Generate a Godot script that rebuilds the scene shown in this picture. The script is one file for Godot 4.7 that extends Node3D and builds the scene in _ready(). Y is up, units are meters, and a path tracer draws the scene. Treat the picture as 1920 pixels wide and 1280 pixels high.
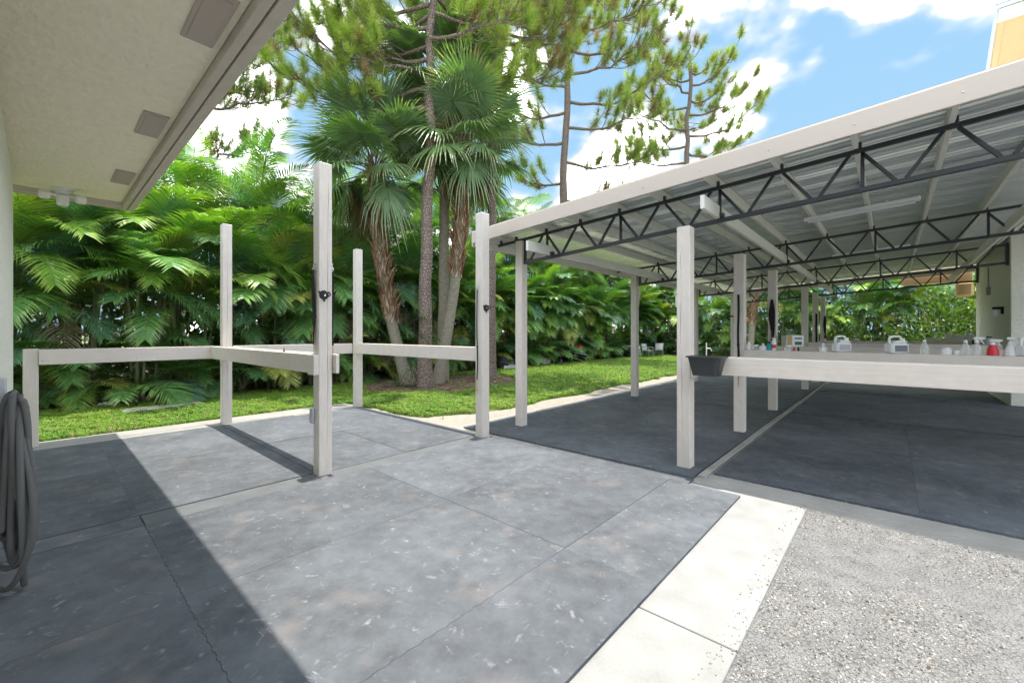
extends Node3D
# World frame: x runs along the roof trusses (towards the barn), -z runs along the rows of posts, y is up, metres.

var M := {}
var rng := RandomNumberGenerator.new()
var used := {}
const UPV := Vector3(0, 1, 0)
const YAW := 41.86

func _ready() -> void:
	rng.seed = 7
	setup_view()
	make_materials()
	build_ground()
	build_barn_eave()
	build_stall_frame()
	build_pavilion()
	build_dividers()
	build_far_barn()
	build_mats()
	build_trees()
	build_palms()
	build_lawn()
	build_small_things()

# ---------------------------------------------------------------- view, sky and sun
func setup_view() -> void:
	var cam := Camera3D.new()
	cam.name = "camera"
	cam.projection = Camera3D.PROJECTION_FRUSTUM
	cam.near = 0.05
	cam.far = 1500.0
	cam.size = 1280.0 / 796.0 * cam.near
	cam.frustum_offset = Vector2(0, -16.0 / 796.0 * cam.near)
	cam.position = Vector3(0, 1.5, 0)
	cam.rotation_degrees = Vector3(0, YAW, 0)
	add_child(cam)
	cam.current = true
	var env := Environment.new()
	env.background_mode = Environment.BG_SKY
	env.tonemap_mode = Environment.TONE_MAPPER_LINEAR
	env.tonemap_exposure = 2.75
	env.sdfgi_enabled = true
	env.ssao_enabled = true
	env.ssil_enabled = true
	var sky := Sky.new()
	var pano := PanoramaSkyMaterial.new()
	pano.panorama = ImageTexture.create_from_image(sky_image(2048, 1024))
	sky.sky_material = pano
	env.sky = sky
	var we := WorldEnvironment.new()
	we.name = "environment"
	we.environment = env
	add_child(we)
	var sun := DirectionalLight3D.new()
	sun.name = "sun"
	sun.light_color = Color(1.0, 0.965, 0.9)
	sun.light_energy = 0.9
	sun.light_angular_distance = 0.55
	sun.shadow_enabled = true
	add_child(sun)
	sun.look_at_from_position(Vector3.ZERO, Vector3(0.02, -1, 0.062), Vector3(0, 0, -1))

func sky_image(w: int, h: int) -> Image:
	var img := Image.create_empty(w, h, false, Image.FORMAT_RGBF)
	var big := FastNoiseLite.new()
	big.seed = 11
	big.frequency = 1.0
	big.fractal_octaves = 6
	big.fractal_gain = 0.52
	var fine := FastNoiseLite.new()
	fine.seed = 5
	fine.frequency = 5.0
	fine.fractal_octaves = 4
	# cloud banks of the photographed sky: azimuth (degrees right of the view), height, radius, strength
	var banks := [[-33.0, 28.0, 6.0, 0.2], [-31.0, 22.5, 4.0, 0.2], [-27.0, 20.0, 4.0, -0.35], [23.0, 33.0, 7.0, 0.4], [17.0, 25.0, 8.0, 0.4], [31.5, 25.0, 5.0, 0.42], [27.0, 22.0, 5.0, 0.3], [47.5, 28.0, 4.5, 0.6], [40.5, 31.0, 3.0, 0.6], [6.0, 24.0, 9.0, -0.1], [-12.0, 24.0, 9.0, -0.25], [10.0, 33.0, 6.0, -0.3], [21.0, 17.0, 6.0, -0.25], [-25.0, 31.0, 5.0, -0.5], [-24.0, 23.0, 4.0, -0.4], [42.0, 23.0, 8.0, -0.5], [36.0, 30.0, 5.5, -0.5], [52.0, 19.0, 8.0, -0.6], [37.0, 18.0, 5.0, -0.35], [53.0, 31.0, 4.0, -0.2]]
	var dirs := []
	for b in banks:
		var az: float = deg_to_rad(b[0] - YAW)
		var el: float = deg_to_rad(b[1])
		dirs.append(Vector3(sin(az) * cos(el), sin(el), -cos(az) * cos(el)))
	for j in h:
		var el := (0.5 - (j + 0.5) / h) * PI
		var y := sin(el)
		var up := clampf(y, 0.0, 1.0)
		var blue := Color(0.19, 0.295, 0.38).lerp(Color(0.12, 0.225, 0.35), pow(up, 0.55))
		if y < -0.01:
			for i in w:
				img.set_pixel(i, j, Color(0.22, 0.22, 0.19))
			continue
		for i in w:
			var a := (i + 0.5) / w * TAU
			var d := Vector3(sin(a) * cos(el), y, -cos(a) * cos(el))
			var p := Vector3(d.x, d.y * 1.9, d.z) * 2.1
			var n := big.get_noise_3dv(p) * 1.15 + 0.28 * fine.get_noise_3dv(p)
			var bias := 0.0
			for k in dirs.size():
				var c: float = d.dot(dirs[k])
				if c > 0.95:
					var r: float = acos(minf(c, 1.0)) / deg_to_rad(banks[k][2])
					if r < 1.6:
						bias += banks[k][3] * exp(-r * r * 1.4) * (0.75 + 1.3 * fine.get_noise_3dv(p * 0.6 + Vector3(7, 0, 3)))
			var m := smoothstep(-0.14, 0.34, n + bias)
			var body := smoothstep(0.1, 0.62, n + bias)
			var white := Color(0.39, 0.405, 0.43).lerp(Color(4.2, 4.16, 4.1), body)
			img.set_pixel(i, j, blue.lerp(white, m))
	return img

# ---------------------------------------------------------------- nodes
func V(u: float, y: float, v: float) -> Vector3:
	return Vector3(u, y, -v)

func numbered(called: String) -> String:
	var n: int = used.get(called, 0)
	used[called] = n + 1
	return called if n == 0 else "%s_%03d" % [called, n]

func tag(o: Node, label: String, category: String, group := "", kind := "") -> void:
	if label:
		o.set_meta("label", label)
	if category:
		o.set_meta("category", category)
	if group:
		o.set_meta("group", group)
	if kind:
		o.set_meta("kind", kind)

func thing(called: String, label: String, category: String, at := Vector3.ZERO, group := "") -> Node3D:
	var o := Node3D.new()
	o.name = numbered(called)
	add_child(o)
	o.position = at
	tag(o, label, category, group)
	return o

func fresh() -> SurfaceTool:
	var st := SurfaceTool.new()
	st.begin(Mesh.PRIMITIVE_TRIANGLES)
	st.set_color(Color.WHITE)
	return st

func obj(called: String, shape, mat: Material, parent: Node = null) -> MeshInstance3D:
	var o := MeshInstance3D.new()
	o.mesh = shape if shape is Mesh else shape.commit()
	o.material_override = mat
	o.cast_shadow = GeometryInstance3D.SHADOW_CASTING_SETTING_ON
	if parent == null:
		o.name = numbered(called)
		add_child(o)
	else:
		o.name = called
		parent.add_child(o, true)
	return o

func struct(called: String, shape, mat: Material, label := "", category := "") -> MeshInstance3D:
	var o := obj(called, shape, mat)
	tag(o, label, category, "", "structure")
	return o

func scatter(called: String, mesh: Mesh, mat: Material, where: Array, tints: Array, parent: Node = null) -> MultiMeshInstance3D:
	var mm := MultiMesh.new()
	mm.transform_format = MultiMesh.TRANSFORM_3D
	mm.use_colors = tints.size() > 0
	mm.mesh = mesh
	mm.instance_count = where.size()
	for i in where.size():
		mm.set_instance_transform(i, where[i])
	if tints.size() > 0:
		for i in where.size():
			mm.set_instance_color(i, tints[i])
	var o := MultiMeshInstance3D.new()
	o.multimesh = mm
	o.material_override = mat
	if parent == null:
		o.name = numbered(called)
		add_child(o)
	else:
		o.name = called
		parent.add_child(o, true)
	o.set_meta("kind", "stuff")
	return o

# ---------------------------------------------------------------- shapes
func tri(st: SurfaceTool, a: Vector3, b: Vector3, c: Vector3, n: Vector3) -> void:
	st.set_normal(n)
	st.add_vertex(a)
	if (c - a).cross(b - a).dot(n) < 0.0:
		st.add_vertex(c)
		st.add_vertex(b)
	else:
		st.add_vertex(b)
		st.add_vertex(c)

func quad(st: SurfaceTool, a: Vector3, b: Vector3, c: Vector3, d: Vector3, n: Vector3) -> void:
	tri(st, a, b, c, n)
	tri(st, a, c, d, n)

func face(st: SurfaceTool, a: Vector3, b: Vector3, c: Vector3, d: Vector3, inside: Vector3) -> void:
	var n := (b - a).cross(c - a)
	if n.length() < 1e-12:
		n = (c - a).cross(d - a)
	n = n.normalized()
	if n.dot((a + b + c + d) * 0.25 - inside) < 0:
		n = -n
	quad(st, a, b, c, d, n)

# a box with chamfered edges, turned by bas about its centre
func cbox(st: SurfaceTool, c: Vector3, s: Vector3, b := 0.004, bas := Basis()) -> void:
	var h := s * 0.5
	b = minf(b, minf(h.x, minf(h.y, h.z)) * 0.9)
	var P := {}
	for sx in [-1, 1]:
		for sy in [-1, 1]:
			for sz in [-1, 1]:
				P[[sx, sy, sz, 0]] = c + bas * Vector3(sx * h.x, sy * (h.y - b), sz * (h.z - b))
				P[[sx, sy, sz, 1]] = c + bas * Vector3(sx * (h.x - b), sy * h.y, sz * (h.z - b))
				P[[sx, sy, sz, 2]] = c + bas * Vector3(sx * (h.x - b), sy * (h.y - b), sz * h.z)
				var n: Vector3 = (bas * Vector3(sx, sy, sz)).normalized()
				tri(st, P[[sx, sy, sz, 0]], P[[sx, sy, sz, 1]], P[[sx, sy, sz, 2]], n)
	for s1 in [-1, 1]:
		quad(st, P[[s1, -1, -1, 0]], P[[s1, 1, -1, 0]], P[[s1, 1, 1, 0]], P[[s1, -1, 1, 0]], bas * Vector3(s1, 0, 0))
		quad(st, P[[-1, s1, -1, 1]], P[[1, s1, -1, 1]], P[[1, s1, 1, 1]], P[[-1, s1, 1, 1]], bas * Vector3(0, s1, 0))
		quad(st, P[[-1, -1, s1, 2]], P[[1, -1, s1, 2]], P[[1, 1, s1, 2]], P[[-1, 1, s1, 2]], bas * Vector3(0, 0, s1))
		for s2 in [-1, 1]:
			quad(st, P[[s1, s2, -1, 0]], P[[s1, s2, 1, 0]], P[[s1, s2, 1, 1]], P[[s1, s2, -1, 1]], (bas * Vector3(s1, s2, 0)).normalized())
			quad(st, P[[s1, -1, s2, 0]], P[[s1, 1, s2, 0]], P[[s1, 1, s2, 2]], P[[s1, -1, s2, 2]], (bas * Vector3(s1, 0, s2)).normalized())
			quad(st, P[[-1, s1, s2, 1]], P[[1, s1, s2, 1]], P[[1, s1, s2, 2]], P[[-1, s1, s2, 2]], (bas * Vector3(0, s1, s2)).normalized())

# a box given by its limits along u, y and v
func lims(st: SurfaceTool, u0: float, u1: float, y0: float, y1: float, v0: float, v1: float, b := 0.004) -> void:
	cbox(st, V((u0 + u1) / 2, (y0 + y1) / 2, (v0 + v1) / 2), Vector3(absf(u1 - u0), absf(y1 - y0), absf(v1 - v0)), b)

func box(u0: float, u1: float, y0: float, y1: float, v0: float, v1: float, b := 0.004) -> SurfaceTool:
	var st := fresh()
	lims(st, u0, u1, y0, y1, v0, v1, b)
	return st

# a square bar from p to q
func bar(st: SurfaceTool, p: Vector3, q: Vector3, w: float, t: float, side := Vector3.ZERO, b := 0.003) -> void:
	var x := (q - p).normalized()
	var z := side if side != Vector3.ZERO else (UPV if absf(x.y) < 0.9 else Vector3(1, 0, 0))
	var y := z.cross(x).normalized()
	z = x.cross(y).normalized()
	cbox(st, (p + q) * 0.5, Vector3((q - p).length(), w, t), b, Basis(x, y, z))

func tube(st: SurfaceTool, pts: Array, radii: Array, sides := 8, caps := true, tone := Color.WHITE, bumpy := 0.0, noise: FastNoiseLite = null) -> void:
	var rings := []
	var norms := []
	var side := Vector3.ZERO
	for i in pts.size():
		var t: Vector3 = (pts[mini(i + 1, pts.size() - 1)] - pts[maxi(i - 1, 0)]).normalized()
		if side == Vector3.ZERO:
			side = t.cross(Vector3(0, 0, 1) if absf(t.z) < 0.8 else Vector3(1, 0, 0)).normalized()
		else:
			side = (side - t * side.dot(t)).normalized()
		var other := t.cross(side)
		var ring := []
		var ns := []
		for k in sides:
			var a := TAU * k / sides
			var n: Vector3 = side * cos(a) + other * sin(a)
			var r: float = radii[i]
			if bumpy > 0.0:
				r *= 1.0 + bumpy * noise.get_noise_3dv(pts[i] + n * 0.3)
			ring.append(pts[i] + n * r)
			ns.append(n)
		rings.append(ring)
		norms.append(ns)
	st.set_color(tone)
	for i in pts.size() - 1:
		for k in sides:
			var l := (k + 1) % sides
			var q := [rings[i][k], rings[i][l], rings[i + 1][l], rings[i + 1][k]]
			var nn := [norms[i][k], norms[i][l], norms[i + 1][l], norms[i + 1][k]]
			var order := [0, 1, 2, 0, 2, 3]
			if (q[2] - q[0]).cross(q[1] - q[0]).dot(nn[0]) < 0:
				order = [0, 2, 1, 0, 3, 2]
			for o in order:
				st.set_normal(nn[o])
				st.add_vertex(q[o])
	if caps:
		for e in [0, pts.size() - 1]:
			var t: Vector3 = (pts[e] - pts[1 if e == 0 else e - 1]).normalized()
			for k in range(1, sides - 1):
				tri(st, rings[e][0], rings[e][k], rings[e][k + 1], t)

# a shape turned on an upright axis: profile of (radius, height)
func lathe(st: SurfaceTool, at: Vector3, profile: Array, sides := 14) -> void:
	for i in profile.size() - 1:
		var a: Vector2 = profile[i]
		var b: Vector2 = profile[i + 1]
		var slope := Vector2(b.y - a.y, a.x - b.x).normalized()
		for k in sides:
			var c0 := Vector3(cos(TAU * k / sides), 0, sin(TAU * k / sides))
			var c1 := Vector3(cos(TAU * (k + 1) / sides), 0, sin(TAU * (k + 1) / sides))
			var q := [at + c0 * a.x + UPV * a.y, at + c1 * a.x + UPV * a.y, at + c1 * b.x + UPV * b.y, at + c0 * b.x + UPV * b.y]
			var n0 := (c0 * slope.x + UPV * slope.y).normalized()
			var n1 := (c1 * slope.x + UPV * slope.y).normalized()
			var nn := [n0, n1, n1, n0]
			var order := [0, 1, 2, 0, 2, 3]
			if ((q[2] - q[0]).cross(q[1] - q[0]) + (q[3] - q[0]).cross(q[2] - q[0])).dot(n0 + n1) < 0:
				order = [0, 2, 1, 0, 3, 2]
			for o in order:
				st.set_normal(nn[o])
				st.add_vertex(q[o])

# an upright prism over a polygon of (u, v)
func prism(st: SurfaceTool, poly: PackedVector2Array, y0: float, y1: float) -> void:
	var idx := Geometry2D.triangulate_polygon(poly)
	for i in range(0, idx.size(), 3):
		var a := poly[idx[i]]
		var b := poly[idx[i + 1]]
		var c := poly[idx[i + 2]]
		tri(st, V(a.x, y1, a.y), V(b.x, y1, b.y), V(c.x, y1, c.y), UPV)
	var cw := Geometry2D.is_polygon_clockwise(poly)
	for i in poly.size():
		var a := poly[i]
		var b := poly[(i + 1) % poly.size()]
		var e := (b - a).normalized()
		var n2 := Vector2(e.y, -e.x) if not cw else Vector2(-e.y, e.x)
		quad(st, V(a.x, y0, a.y), V(b.x, y0, b.y), V(b.x, y1, b.y), V(a.x, y1, a.y), Vector3(n2.x, 0, -n2.y))

func curve(pts: Array, steps := 6) -> Array:
	var out := []
	for i in pts.size() - 1:
		var p0: Vector3 = pts[maxi(i - 1, 0)]
		var p3: Vector3 = pts[mini(i + 2, pts.size() - 1)]
		for k in steps:
			out.append((pts[i] as Vector3).cubic_interpolate(pts[i + 1], p0, p3, float(k) / steps))
	out.append(pts[-1])
	return out

func even(a: float, b: float, n: int) -> Array:
	var out := []
	for i in n:
		out.append(lerpf(a, b, float(i) / maxf(1.0, n - 1.0)))
	return out

# ---------------------------------------------------------------- materials
func lin(r: float, g: float, b: float) -> Color:
	return Color(r, g, b).linear_to_srgb()

func nz(size: int, freq: float, octaves: int, seed_: int, stretch := 1.0, kind := FastNoiseLite.TYPE_SIMPLEX_SMOOTH) -> PackedByteArray:
	var n := FastNoiseLite.new()
	n.seed = seed_
	n.noise_type = kind
	n.frequency = freq
	n.fractal_octaves = octaves
	if kind == FastNoiseLite.TYPE_CELLULAR:
		n.cellular_return_type = FastNoiseLite.RETURN_DISTANCE2_SUB
		if octaves == 1:
			n.fractal_type = FastNoiseLite.FRACTAL_NONE
	var w := int(size / stretch) if stretch > 1.0 else size
	var h := int(size * stretch) if stretch < 1.0 else size
	var img := n.get_seamless_image(w, h)
	if w != size or h != size:
		img.resize(size, size, Image.INTERPOLATE_CUBIC)
	img.convert(Image.FORMAT_L8)
	return img.get_data()

func tex_rgb(size: int, fn: Callable) -> ImageTexture:
	var d := PackedByteArray()
	d.resize(size * size * 3)
	for i in size * size:
		var c: Color = fn.call(i)
		c = c.linear_to_srgb()
		d[i * 3] = clampi(int(c.r * 255.0), 0, 255)
		d[i * 3 + 1] = clampi(int(c.g * 255.0), 0, 255)
		d[i * 3 + 2] = clampi(int(c.b * 255.0), 0, 255)
	return ImageTexture.create_from_image(Image.create_from_data(size, size, false, Image.FORMAT_RGB8, d))

func tex_l(size: int, data: PackedByteArray) -> ImageTexture:
	return ImageTexture.create_from_image(Image.create_from_data(size, size, false, Image.FORMAT_L8, data))

func mat(color: Color, rough := 0.8, metal := 0.0) -> StandardMaterial3D:
	var m := StandardMaterial3D.new()
	m.albedo_color = color
	m.roughness = rough
	m.metallic = metal
	m.cull_mode = BaseMaterial3D.CULL_DISABLED
	return m

func world_tex(m: StandardMaterial3D, albedo: Texture2D, scale: Vector3, bump: Texture2D = null, depth := 0.3, offset := Vector3.ZERO, in_world := true) -> StandardMaterial3D:
	m.albedo_texture = albedo
	m.uv1_triplanar = true
	m.uv1_world_triplanar = in_world
	m.uv1_scale = scale
	m.uv1_offset = offset
	if bump:
		m.heightmap_enabled = true
		m.heightmap_texture = bump
		m.heightmap_scale = depth
	return m

func make_materials() -> void:
	# dusty rubber of the floor mats
	var S := 1024
	var a := nz(S, 0.004, 4, 21)
	var b := nz(S, 0.02, 5, 22)
	var c := nz(S, 0.09, 3, 23)
	var sc := nz(S, 0.028, 4, 24)
	var st := nz(S, 0.006, 3, 25)
	var sp := nz(S, 0.25, 1, 26)
	# scuffs: short curved strokes and smears of pale dust
	var sk := PackedByteArray()
	sk.resize(S * S)
	var r := RandomNumberGenerator.new()
	r.seed = 77
	for n in 260:
		var x := r.randf() * S
		var y := r.randf() * S
		var hd := r.randf() * TAU
		var bend := r.randf_range(-0.02, 0.02)
		var l := int(r.randf_range(3, 24))
		var fat := 0 if r.randf() < 0.7 else r.randi_range(1, 5)
		var power := r.randf_range(40, 190) / (1.0 + fat * 0.45)
		for q in l:
			x += cos(hd)
			y += sin(hd)
			hd += bend
			if r.randf() < 0.25:
				continue
			for dx in range(-fat, fat + 1):
				for dy in range(-fat, fat + 1):
					if fat > 0 and r.randf() < 0.45:
						continue
					var at := posmod(int(y) + dy, S) * S + posmod(int(x) + dx, S)
					sk[at] = mini(255, sk[at] + int(power * (1.0 - 0.12 * (absi(dx) + absi(dy)))))
	var rub := func(i: int) -> Color:
		var t := (a[i] * 0.0024 + b[i] * 0.0021 + c[i] * 0.0008) - 0.12
		var v := 0.07 + 0.086 * clampf(t, 0.0, 1.2)
		var col := Color(v * 0.86, v * 0.96, v * 1.13)
		var k := clampf((sc[i] - 180) / 50.0, 0.0, 1.0) * clampf((c[i] - 90) / 100.0, 0.0, 1.0)
		col = col.lerp(Color(0.34, 0.36, 0.38), k * 0.55)
		col = col.lerp(Color(0.42, 0.43, 0.45), sk[i] / 255.0 * 0.5)
		var s := clampf((st[i] - 175) / 60.0, 0.0, 1.0)
		col = col.lerp(Color(0.27, 0.23, 0.22), s * 0.22)
		if sp[i] > 249 and st[i] < 150:
			col = col.lerp(Color(0.5, 0.5, 0.5), 0.7)
		return col
	var rub_t := tex_rgb(S, rub)
	var rub_b := tex_l(S, c)
	for k in 4:
		var m := mat(lin([1.0, 0.93, 1.04, 0.9][k], [1.0, 0.93, 1.04, 0.9][k], [1.0, 0.94, 1.04, 0.9][k]), 0.78)
		m.metallic_specular = 0.35
		world_tex(m, rub_t, Vector3(0.29, 0.29, 0.29), rub_b, 0.12, Vector3(k * 0.37, k * 0.21, k * 0.53))
		M["mat%d" % k] = m
	# concrete
	var S5 := 512
	var ca := nz(S5, 0.008, 4, 31)
	var cb := nz(S5, 0.12, 3, 32)
	var cc := nz(S5, 0.35, 1, 33)
	var con := func(i: int) -> Color:
		var v := 0.9 + 0.22 * (ca[i] / 255.0 - 0.5) + 0.1 * (cb[i] / 255.0 - 0.5)
		if cc[i] > 232 and ca[i] > 120:
			v *= 0.8
		return Color(v, v * 0.985, v * 0.955)
	var con_t := tex_rgb(S5, con)
	var con_b := tex_l(S5, cb)
	M.pad = world_tex(mat(lin(0.30, 0.312, 0.33), 0.85), con_t, Vector3(0.7, 0.7, 0.7), con_b, 0.15)
	M.concrete = world_tex(mat(lin(0.33, 0.33, 0.325), 0.9), con_t, Vector3(0.6, 0.6, 0.6), con_b, 0.2)
	M.dusty = world_tex(mat(lin(0.115, 0.128, 0.146), 0.9), con_t, Vector3(0.6, 0.6, 0.6), con_b, 0.2)
	M.concrete_dark = world_tex(mat(lin(0.2, 0.205, 0.215), 0.9), con_t, Vector3(0.6, 0.6, 0.6), con_b, 0.2)
	# weathered asphalt full of pale stones
	var ga := nz(S, 0.055, 1, 41, 1.0, FastNoiseLite.TYPE_CELLULAR)
	var gb := nz(S, 0.12, 1, 42, 1.0, FastNoiseLite.TYPE_CELLULAR)
	var gc := nz(S, 0.006, 4, 43)
	var gd := nz(S, 0.2, 2, 44)
	var gra := func(i: int) -> Color:
		var v := 0.075 + 0.14 * (gd[i] / 255.0) + 0.08 * (gc[i] / 255.0) + 0.02
		if gb[i] > 150 and gd[i] > 120:
			v += 0.13
		if ga[i] < 34:
			v *= 0.6
		return Color(v * 0.97, v * 0.985, v * 1.02)
	M.gravel = world_tex(mat(lin(0.94, 0.94, 0.95), 0.95), tex_rgb(S, gra), Vector3(0.75, 0.75, 0.75), tex_l(S, gb), 0.5)
	# painted timber, grain along each axis
	var pa := nz(S5, 0.05, 4, 51, 12.0)
	var pb := nz(S5, 0.01, 3, 52)
	var pai := func(i: int) -> Color:
		var v := 0.95 + 0.07 * (pa[i] / 255.0 - 0.5) + 0.08 * (pb[i] / 255.0 - 0.5)
		return Color(v, v * 0.99, v * 0.98)
	var pai_t := tex_rgb(S5, pai)
	var pai_b := tex_l(S5, pa)
	var pai_img: Image = pai_t.get_image().duplicate()
	pai_img.rotate_90(CLOCKWISE)
	var pai_r := ImageTexture.create_from_image(pai_img)
	var pab_img: Image = pai_b.get_image().duplicate()
	pab_img.rotate_90(CLOCKWISE)
	var pab_r := ImageTexture.create_from_image(pab_img)
	M.paint_along = world_tex(mat(lin(0.70, 0.645, 0.60), 0.6), pai_t, Vector3(1.2, 1.2, 1.2), pai_b, 0.1)
	M.paint_up = world_tex(mat(lin(0.70, 0.65, 0.61), 0.6), pai_r, Vector3(1.4, 1.4, 1.4), pab_r, 0.14)
	M.paint_tan = world_tex(mat(lin(0.58, 0.52, 0.465), 0.6), pai_t, Vector3(1.2, 1.2, 1.2), pai_b, 0.08)
	M.paint_brown = world_tex(mat(lin(0.36, 0.31, 0.275), 0.65), pai_t, Vector3(1.2, 1.2, 1.2), pai_b, 0.08)
	M.purlin = world_tex(mat(lin(0.78, 0.78, 0.74), 0.6), pai_t, Vector3(1, 1, 1), pai_b, 0.08)
	M.trim_metal = mat(lin(0.56, 0.49, 0.43), 0.45)
	# stucco
	var sa := nz(S5, 0.03, 4, 61, 1.6)
	var sb := nz(S5, 0.012, 3, 62)
	var stu := func(i: int) -> Color:
		var v := 0.96 + 0.05 * (sa[i] / 255.0 - 0.5) + 0.07 * (sb[i] / 255.0 - 0.5)
		return Color(v, v, v * 0.985)
	var stu_t := tex_rgb(S5, stu)
	var stu_b := tex_l(S5, sa)
	M.soffit = world_tex(mat(lin(0.90, 0.82, 0.68), 0.9), stu_t, Vector3(0.9, 0.9, 0.9), stu_b, 1.1)
	M.stucco = world_tex(mat(lin(0.80, 0.80, 0.74), 0.9), stu_t, Vector3(0.8, 0.8, 0.8), stu_b, 0.9)
	M.stucco_orange = world_tex(mat(lin(0.76, 0.52, 0.31), 0.9), stu_t, Vector3(0.8, 0.8, 0.8), stu_b, 0.6)
	M.vent = mat(lin(0.44, 0.37, 0.33), 0.7)
	# metals
	var ma := nz(S5, 0.02, 3, 71, 5.0)
	var met := func(i: int) -> Color:
		var v := 0.88 + 0.16 * (ma[i] / 255.0 - 0.5)
		return Color(v * 0.97, v, v * 0.99)
	M.sheet = world_tex(mat(lin(0.92, 0.94, 0.93), 0.27, 0.6), tex_rgb(S5, met), Vector3(0.5, 0.5, 0.5))
	M.steel_black = mat(lin(0.016, 0.019, 0.026), 0.42)
	M.steel_black.metallic_specular = 0.6
	M.galv = mat(lin(0.6, 0.62, 0.64), 0.35, 0.9)
	M.chrome = mat(lin(0.7, 0.7, 0.7), 0.2, 1.0)
	M.brass = mat(lin(0.55, 0.38, 0.14), 0.35, 0.9)
	M.flashing = mat(lin(0.55, 0.64, 0.74), 0.4, 0.3)
	M.black = mat(lin(0.012, 0.012, 0.013), 0.7)
	M.strap = mat(lin(0.012, 0.012, 0.014), 0.85)
	M.rubber = mat(lin(0.035, 0.038, 0.042), 0.45)
	M.hose = mat(lin(0.10, 0.102, 0.106), 0.75)
	M.plastic_white = mat(lin(0.75, 0.76, 0.77), 0.4)
	M.plastic_grey = mat(lin(0.42, 0.43, 0.47), 0.5)
	M.plastic_red = mat(lin(0.62, 0.03, 0.05), 0.35)
	M.plastic_teal = mat(lin(0.01, 0.28, 0.36), 0.35)
	M.plastic_lilac = mat(lin(0.5, 0.45, 0.62), 0.4)
	M.label_grey = mat(lin(0.16, 0.17, 0.19), 0.6)
	M.label_green = mat(lin(0.03, 0.14, 0.09), 0.6)
	M.card = mat(lin(0.55, 0.37, 0.16), 0.8)
	M.clear = mat(Color(0.93, 0.96, 0.97, 0.28), 0.06)
	M.clear.transparency = BaseMaterial3D.TRANSPARENCY_ALPHA
	M.pipe_white = mat(lin(0.75, 0.75, 0.74), 0.4)
	M.rust = mat(lin(0.16, 0.07, 0.04), 0.8)
	# ground covers
	var la := nz(S5, 0.03, 4, 81)
	var lb := nz(S5, 0.2, 2, 82)
	var soil := func(i: int) -> Color:
		var t := la[i] / 255.0
		var n := lb[i] / 255.0
		return Color(0.10, 0.14, 0.035).lerp(Color(0.2, 0.16, 0.09), clampf((t - 0.5) * 2.4, 0, 1)) * (0.7 + 0.6 * n)
	M.lawn = world_tex(mat(Color.WHITE, 1.0), tex_rgb(S5, soil), Vector3(0.6, 0.6, 0.6), tex_l(S5, lb), 1.0)
	var lit := func(i: int) -> Color:
		var t := la[i] / 255.0
		var n := lb[i] / 255.0
		return Color(0.11, 0.065, 0.042).lerp(Color(0.2, 0.135, 0.095), t) * (0.55 + 0.9 * n)
	M.mulch = world_tex(mat(Color.WHITE, 1.0), tex_rgb(S5, lit), Vector3(0.8, 0.8, 0.8), tex_l(S5, lb), 2.0)
	var snd := func(i: int) -> Color:
		var t := la[i] / 255.0
		var n := lb[i] / 255.0
		return Color(0.36, 0.34, 0.31).lerp(Color(0.27, 0.245, 0.215), t) * (0.8 + 0.4 * n)
	M.sand = world_tex(mat(Color.WHITE, 1.0), tex_rgb(S5, snd), Vector3(0.5, 0.5, 0.5), tex_l(S5, lb), 1.0)
	# bark
	var ba := nz(S5, 0.035, 1, 91, 0.5, FastNoiseLite.TYPE_CELLULAR)
	var bb := nz(S5, 0.02, 4, 92)
	var bark := func(i: int) -> Color:
		var t := clampf(ba[i] / 90.0, 0.0, 1.0)
		var n := bb[i] / 255.0
		return Color(0.10, 0.075, 0.062).lerp(Color(0.30, 0.245, 0.22).lerp(Color(0.27, 0.17, 0.13), clampf(n * 2.0 - 0.8, 0, 1)), t)
	var bark_h := PackedByteArray()
	bark_h.resize(S5 * S5)
	for i in S5 * S5:
		bark_h[i] = mini(255, int(ba[i] * 2.2))
	M.pine_bark = world_tex(mat(Color.WHITE, 0.95), tex_rgb(S5, bark), Vector3(1.1, 1.1, 1.1), tex_l(S5, bark_h), 3.0, Vector3.ZERO, true)
	var na := nz(S5, 0.03, 3, 93, 3.0)
	var lich := func(i: int) -> Color:
		var t := na[i] / 255.0
		var n := bb[i] / 255.0
		return Color(0.20, 0.165, 0.13).lerp(Color(0.36, 0.33, 0.29), t).lerp(Color(0.23, 0.23, 0.09), clampf(n * 2.4 - 1.15, 0, 0.8))
	M.palm_bark = world_tex(mat(Color.WHITE, 0.95), tex_rgb(S5, lich), Vector3(1.3, 1.3, 1.3), tex_l(S5, na), 2.0, Vector3.ZERO, true)
	M.boot = mat(Color.WHITE, 0.9)
	M.boot.vertex_color_use_as_albedo = true
	M.cane = mat(lin(0.16, 0.19, 0.08), 0.6)
	M.cane_grey = mat(lin(0.27, 0.25, 0.19), 0.8)
	for k in ["leaf", "needle", "grass", "stone"]:
		var m := mat(Color.WHITE, [0.32, 0.5, 0.6, 0.9][["leaf", "needle", "grass", "stone"].find(k)])
		m.vertex_color_use_as_albedo = true
		if k == "leaf":
			m.backlight_enabled = true
			m.backlight = Color(0.75, 0.85, 0.35)
			m.metallic_specular = 0.5
		elif k == "grass":
			m.backlight_enabled = true
			m.backlight = Color(0.65, 0.75, 0.3)
		elif k == "needle":
			m.backlight_enabled = true
			m.backlight = Color(0.7, 0.75, 0.3)
		M[k] = m

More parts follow.
